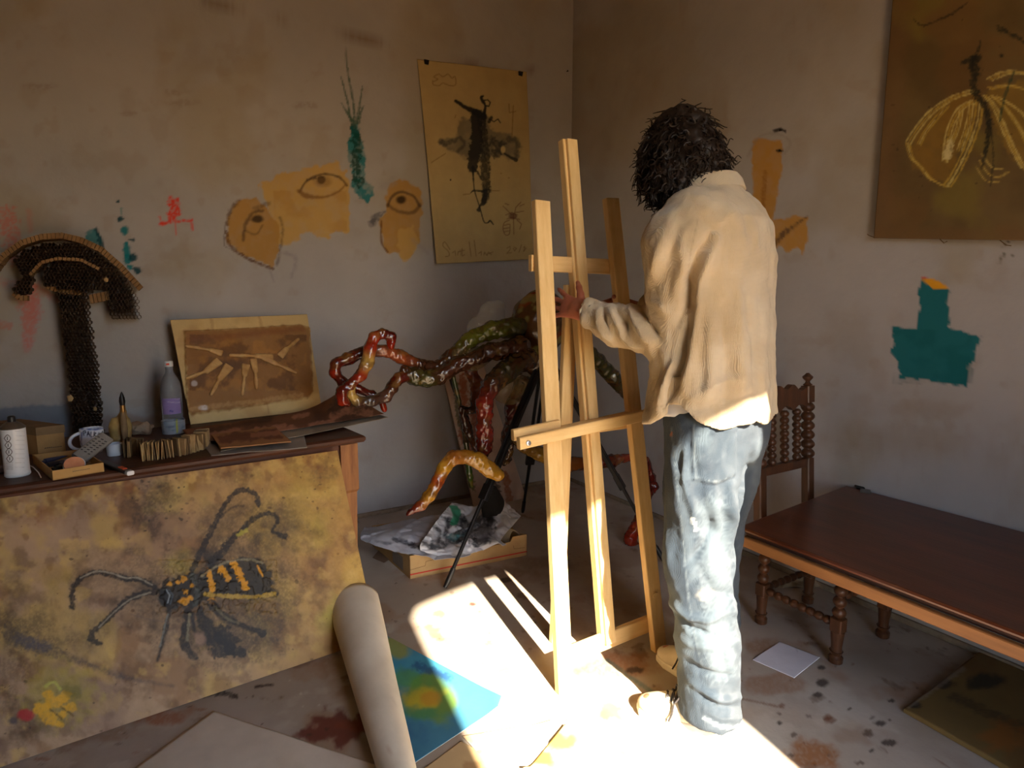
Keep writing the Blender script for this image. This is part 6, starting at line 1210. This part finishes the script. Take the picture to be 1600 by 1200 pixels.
# ================================================================ painted board leaning in the corner
b0, b1 = onz(738, 868, 0)*0+np.array([1.66, 3.02, 0]), np.array([1.90, 3.02, 0])
b0 = ony(742, 862, 3.0); b1 = ony(822, 846, 3.0); b0[2] = b1[2] = 0.0
t0, t1 = ony(693, 588, YW-.03), ony(752, 560, YW-.03)
BO = thing('leaning_board', 'pale pinkish stained board leaning on left wall behind the carton', 'board', (b0+b1)/2)
P = bilerp([b0, b1, t1, t0], 60, 200); pp = Paint(P, (196, 172, 158)); pp.cloud((170, 140, 124), .02, 0, .5, .6, 3)
for l, w, c in [([(722, 590), (726, 640), (722, 680), (735, 700)], 12, (150, 70, 30)), ([(712, 600), (716, 650), (728, 690), (730, 740)], 7, (70, 76, 40)), ([(740, 600), (742, 660), (745, 720)], 12, (120, 56, 30)), ([(788, 740), (796, 780), (792, 830)], 10, (150, 80, 30)), ([(734, 755), (738, 762)], 12, (60, 90, 30)), ([(770, 760), (775, 810)], 20, (60, 40, 28))]: pp.stroke(l, w, c, .85, .8, 1.5, int(w+l[0][0]), dry=.2)
o = sheet('board_face', P, 60, 200, m_vc, BO, pp.c, .016 if 1 else 0, True, (150, 120, 96))
g = G(); a = ony(706, 592, YW-.045); g.beam(a, ony(712, 612, YW-.05), .035, .012, (0, 1, 0)); g.build('black_clamp', m_black, BO)
# hanging drips of brown resin on the board edge
# ================================================================ black tripod stand
AP = np.array([1.56, 2.30, .99]); feet = [np.array([.958, 2.172, 0]), np.array([1.736, 2.79, 0]), np.array([1.955, 1.865, 0])]
ST = thing('tripod_stand', 'black metal tripod stand carrying the resin insect sculpture', 'stand', (1.56, 2.28, 0))
m_blk = mat('black_metal', (20, 20, 22), (34, 34, 38), rough=.45, metal=.3, scale=30)
for f in feet:
    d = (f-AP); L_ = np.linalg.norm(d); d /= L_; sd = np.cross(d, mz); sd /= np.linalg.norm(sd)
    for s_ in (-1, 1):
        g = G(); g.beam(AP+sd*.014*s_, AP+d*L_*.62+sd*.014*s_, .014, .020, mz, .003); g.build('upper_rod', m_blk, ST)
    g = G(); g.beam(AP+d*L_*.45, f-d*.05, .020, .016, mz, .003, .014, .014); g.build('lower_leg', m_blk, ST)
    g = G(); g.beam(AP+d*L_*.59, AP+d*L_*.65, .050, .026, mz, .004); g.build('leg_clamp', m_blk, ST)
    g = G(); g.tube([f-d*.09, f-d*.03, f+mz*.004], [.0115, .012, .009], 10); g.build('rubber_foot', m_black, ST, True)
g = G(); g.lathe([(-.05, .022), (-.03, .03), (.0, .034), (.02, .03), (.03, .012), (.10, .012)], AP, 18); g.build('stand_head', m_blk, ST, True)

# ================================================================ resin insect sculpture
m_resin = mat('painted_resin', (120, 50, 20), vcol=True, rough=.22, scale=22, bump=.0035, bscale=45, coat=.5, var=.8)
m_film = mat('resin_film', (160, 140, 90), (110, 80, 50), rough=.2, scale=14, alpha=.42, bump=.003, bscale=30, coat=.5)
m_film2 = mat('clear_film', (190, 190, 180), rough=.12, alpha=.3, bump=.004, bscale=40, coat=.8)
SCU = thing('resin_insect', 'glossy red and olive resin insect sculpture with long bent limbs', 'sculpture', (1.58, 2.32, .99))
DR = (84, 18, 10); RD = (140, 34, 14); OL = (56, 54, 20); BRN = (64, 34, 18); YO = (176, 128, 34); GO_ = (190, 156, 80); LG = (98, 104, 28)
def limb_(name, pts, noise=.006, seed=0, h=.006, sc=22):
    """pts: (px, py, Y, radius m, colour)"""
    C = [ony(x, y, Y) for x, y, Y, r, c in pts]; R = [p[3]*(1.38 if p[3] < .03 else 1.15) for p in pts]; R[-1] *= .8; S = SDF(); S.chain(C, R, .012)
    C = np.array(C); V, Fc = S.mesh(C.min(0)-max(R)-.02, C.max(0)+max(R)+.02, h); N = normals(V, Fc); V2 = V+N*((fbm3(V, 26, seed, 3)*noise*1.0)-np.abs(fbm3(V, 34, seed+2, 3))*noise*1.6+noise*.4)[:, None]
    col = np.zeros((len(V), 3)); wsum = np.zeros(len(V))
    for k in range(len(C)-1):
        a, b = C[k], C[k+1]; d = b-a; t = np.clip(((V-a)@d)/(d@d), 0, 1); r = np.linalg.norm(V-a-t[:, None]*d, axis=1); w = 1/(r+.004)**6
        col += w[:, None]*(lin(pts[k][4])*(1-t[:, None])+lin(pts[k+1][4])*t[:, None]); wsum += w
    col = col/wsum[:, None]; n1 = fbm3(V, 30, seed+3, 4); m = sm(.1, .5, n1)[:, None]*.6; col = col*(1-m)+lin((70, 30, 14))*m; m = sm(.25, .6, fbm3(V, 24, seed+9, 4))[:, None]*.3; col = col*(1-m)+lin((150, 116, 56))*m
    return skin(name, V2, Fc, m_resin, SCU, col)
limb_('front_arm', [(815, 510, 2.36, .045, OL), (770, 516, 2.38, .036, LG), (735, 530, 2.40, .032, LG), (706, 556, 2.42, .026, BRN), (682, 574, 2.42, .022, BRN)], .006, 3)
limb_('front_arm', [(815, 540, 2.30, .040, BRN), (760, 552, 2.33, .034, BRN), (715, 570, 2.36, .030, BRN), (685, 588, 2.38, .028, BRN), (668, 592, 2.38, .026, OL), (648, 588, 2.38, .026, OL), (632, 580, 2.38, .024, BRN)], .006, 5)
limb_('claw_finger', [(690, 574, 2.42, .020, BRN), (655, 570, 2.42, .020, BRN), (625, 558, 2.42, .021, (150, 70, 34)), (600, 548, 2.42, .019, (140, 70, 40)), (575, 548, 2.42, .018, BRN), (545, 560, 2.42, .019, DR), (525, 568, 2.42, .016, DR), (524, 582, 2.42, .015, RD), (536, 598, 2.42, .016, DR), (552, 612, 2.42, .014, DR)], .004, 7, .0055)
limb_('claw_finger', [(610, 540, 2.36, .013, RD), (612, 526, 2.36, .014, DR), (598, 521, 2.36, .015, DR), (584, 528, 2.36, .016, RD), (577, 546, 2.35, .018, RD), (574, 566, 2.34, .018, GO_), (562, 588, 2.33, .017, RD), (546, 602, 2.33, .016, DR), (534, 612, 2.33, .016, DR), (535, 626, 2.33, .014, RD), (545, 632, 2.33, .010, DR)], .004, 9, .0055)
limb_('claw_finger', [(640, 586, 2.38, .020, BRN), (622, 592, 2.37, .018, DR), (612, 606, 2.36, .017, BRN), (602, 620, 2.36, .018, (80, 50, 40)), (580, 626, 2.35, .016, (60, 46, 38)), (560, 628, 2.35, .014, (70, 56, 44)), (548, 618, 2.34, .013, GO_), (548, 604, 2.34, .012, GO_), (566, 580, 2.34, .010, GO_)], .004, 11, .0055)
limb_('claw_tip', [(556, 606, 2.42, .013, DR), (580, 616, 2.42, .013, DR), (596, 624, 2.40, .013, DR), (601, 640, 2.40, .010, RD)], .004, 13, .0055)
limb_('middle_leg', [(822, 560, 2.28, .046, BRN), (790, 580, 2.28, .044, OL), (768, 600, 2.26, .036, BRN), (757, 628, 2.25, .030, (130, 34, 24)), (757, 668, 2.25, .032, (120, 36, 26)), (756, 700, 2.25, .026, DR), (748, 718, 2.24, .018, BRN)], .008, 15)
limb_('fore_leg', [(778, 742, 2.16, .020, YO), (765, 734, 2.17, .026, YO), (748, 720, 2.18, .024, YO), (728, 714, 2.20, .022, (150, 100, 30)), (708, 714, 2.20, .022, (150, 90, 30)), (694, 732, 2.20, .021, YO), (684, 752, 2.20, .020, (150, 60, 20)), (672, 774, 2.20, .019, YO), (658, 790, 2.20, .015, (120, 50, 20)), (642, 800, 2.20, .008, DR), (636, 804, 2.20, .005, DR)], .004, 17, .0055)
limb_('thin_stem', [(708, 588, 2.5, .008, (50, 60, 26)), (720, 640, 2.5, .008, (50, 60, 26)), (728, 690, 2.5, .009, OL), (734, 745, 2.5, .012, (60, 90, 30)), (737, 760, 2.5, .008, (60, 90, 30))], .002, 19, .005)
limb_('brown_stem', [(735, 580, 2.48, .022, (120, 50, 24)), (745, 600, 2.48, .020, (130, 56, 24)), (740, 640, 2.46, .014, BRN), (722, 640, 2.46, .012, BRN), (730, 670, 2.46, .014, BRN), (742, 700, 2.44, .016, BRN)], .006, 21)
limb_('hind_leg', [(880, 520, 2.36, .036, BRN), (905, 540, 2.34, .036, OL), (935, 565, 2.33, .034, OL), (958, 590, 2.32, .028, OL), (985, 625, 2.30, .022, BRN)], .005, 23)
limb_('hind_leg', [(795, 672, 2.35, .020, BRN), (820, 698, 2.34, .024, (110, 80, 30)), (850, 712, 2.32, .026, (150, 110, 30)), (885, 726, 2.30, .028, (150, 90, 30)), (920, 724, 2.28, .030, (110, 40, 16)), (955, 720, 2.26, .024, DR), (985, 714, 2.24, .018, (150, 60, 40))], .005, 25)
limb_('hind_claw', [(1010, 720, 2.2, .014, DR), (1022, 760, 2.2, .014, (90, 20, 10)), (1000, 800, 2.15, .012, DR), (992, 826, 2.12, .018, RD), (984, 842, 2.12, .022, RD), (990, 856, 2.12, .022, DR), (1000, 862, 2.12, .018, RD)], .007, 27)
limb_('lower_tangle', [(818, 600, 2.42, .04, BRN), (800, 640, 2.44, .03, DR), (795, 680, 2.46, .03, (60, 34, 20)), (790, 720, 2.5, .02, BRN)], .01, 29)
# thorax, head
S = SDF(); hc = ony(845, 502, 2.38); S.ell(hc, (.150, .12, .150), None, .03); S.ell(ony(842, 560, 2.34), (.075, .07, .09), None, .04)
V, Fc = S.mesh(hc-.26, hc+.22, .007); N = normals(V, Fc); V2 = sweepnoise(V, N, .010, 12, 31, 4); col = np.tile(lin((86, 56, 26)), (len(V), 1)); m = sm(0, .4, fbm3(V, 14, 33))[:, None]; col = col*(1-m)+lin((140, 60, 20))*m; m = sm(.15, .5, fbm3(V, 20, 35))[:, None]*.7; col = col*(1-m)+lin((150, 146, 84))*m
skin('thorax', V2, Fc, m_resin, SCU, col)
# translucent abdomen and films
S = SDF(); hc = ony(800, 600, 2.36); S.ell(hc, (.13, .09, .10), None, .03); S.ell(ony(735, 560, 2.40), (.10, .05, .06), None, .05); V, Fc = S.mesh(hc-.34, hc+.24, .009); N = normals(V, Fc); skin('translucent_belly', sweepnoise(V, N, .02, 9, 37, 4), Fc, m_film, SCU)
S = SDF(); hc = ony(772, 492, 2.42); S.ell(hc, (.075, .03, .075), None, .03); S.ell(ony(752, 510, 2.42), (.06, .03, .05), None, .03); V, Fc = S.mesh(hc-.2, hc+.16, .009); N = normals(V, Fc); skin('clear_wing', sweepnoise(V, N, .025, 12, 39, 4), Fc, m_film2, SCU)
# dark cloth hanging under the leg
S = SDF(); hc = ony(768, 790, 2.45); S.ell(hc, (.060, .04, .095), None, .03); V, Fc = S.mesh(hc-.2, hc+.2, .009); N = normals(V, Fc); V = sweepnoise(V, N, .02, 9, 41, 4)
skin('dark_lump', V, Fc, mat('matt_black_cloth', (22, 20, 20), (30, 28, 28), rough=.95, scale=20), SCU)
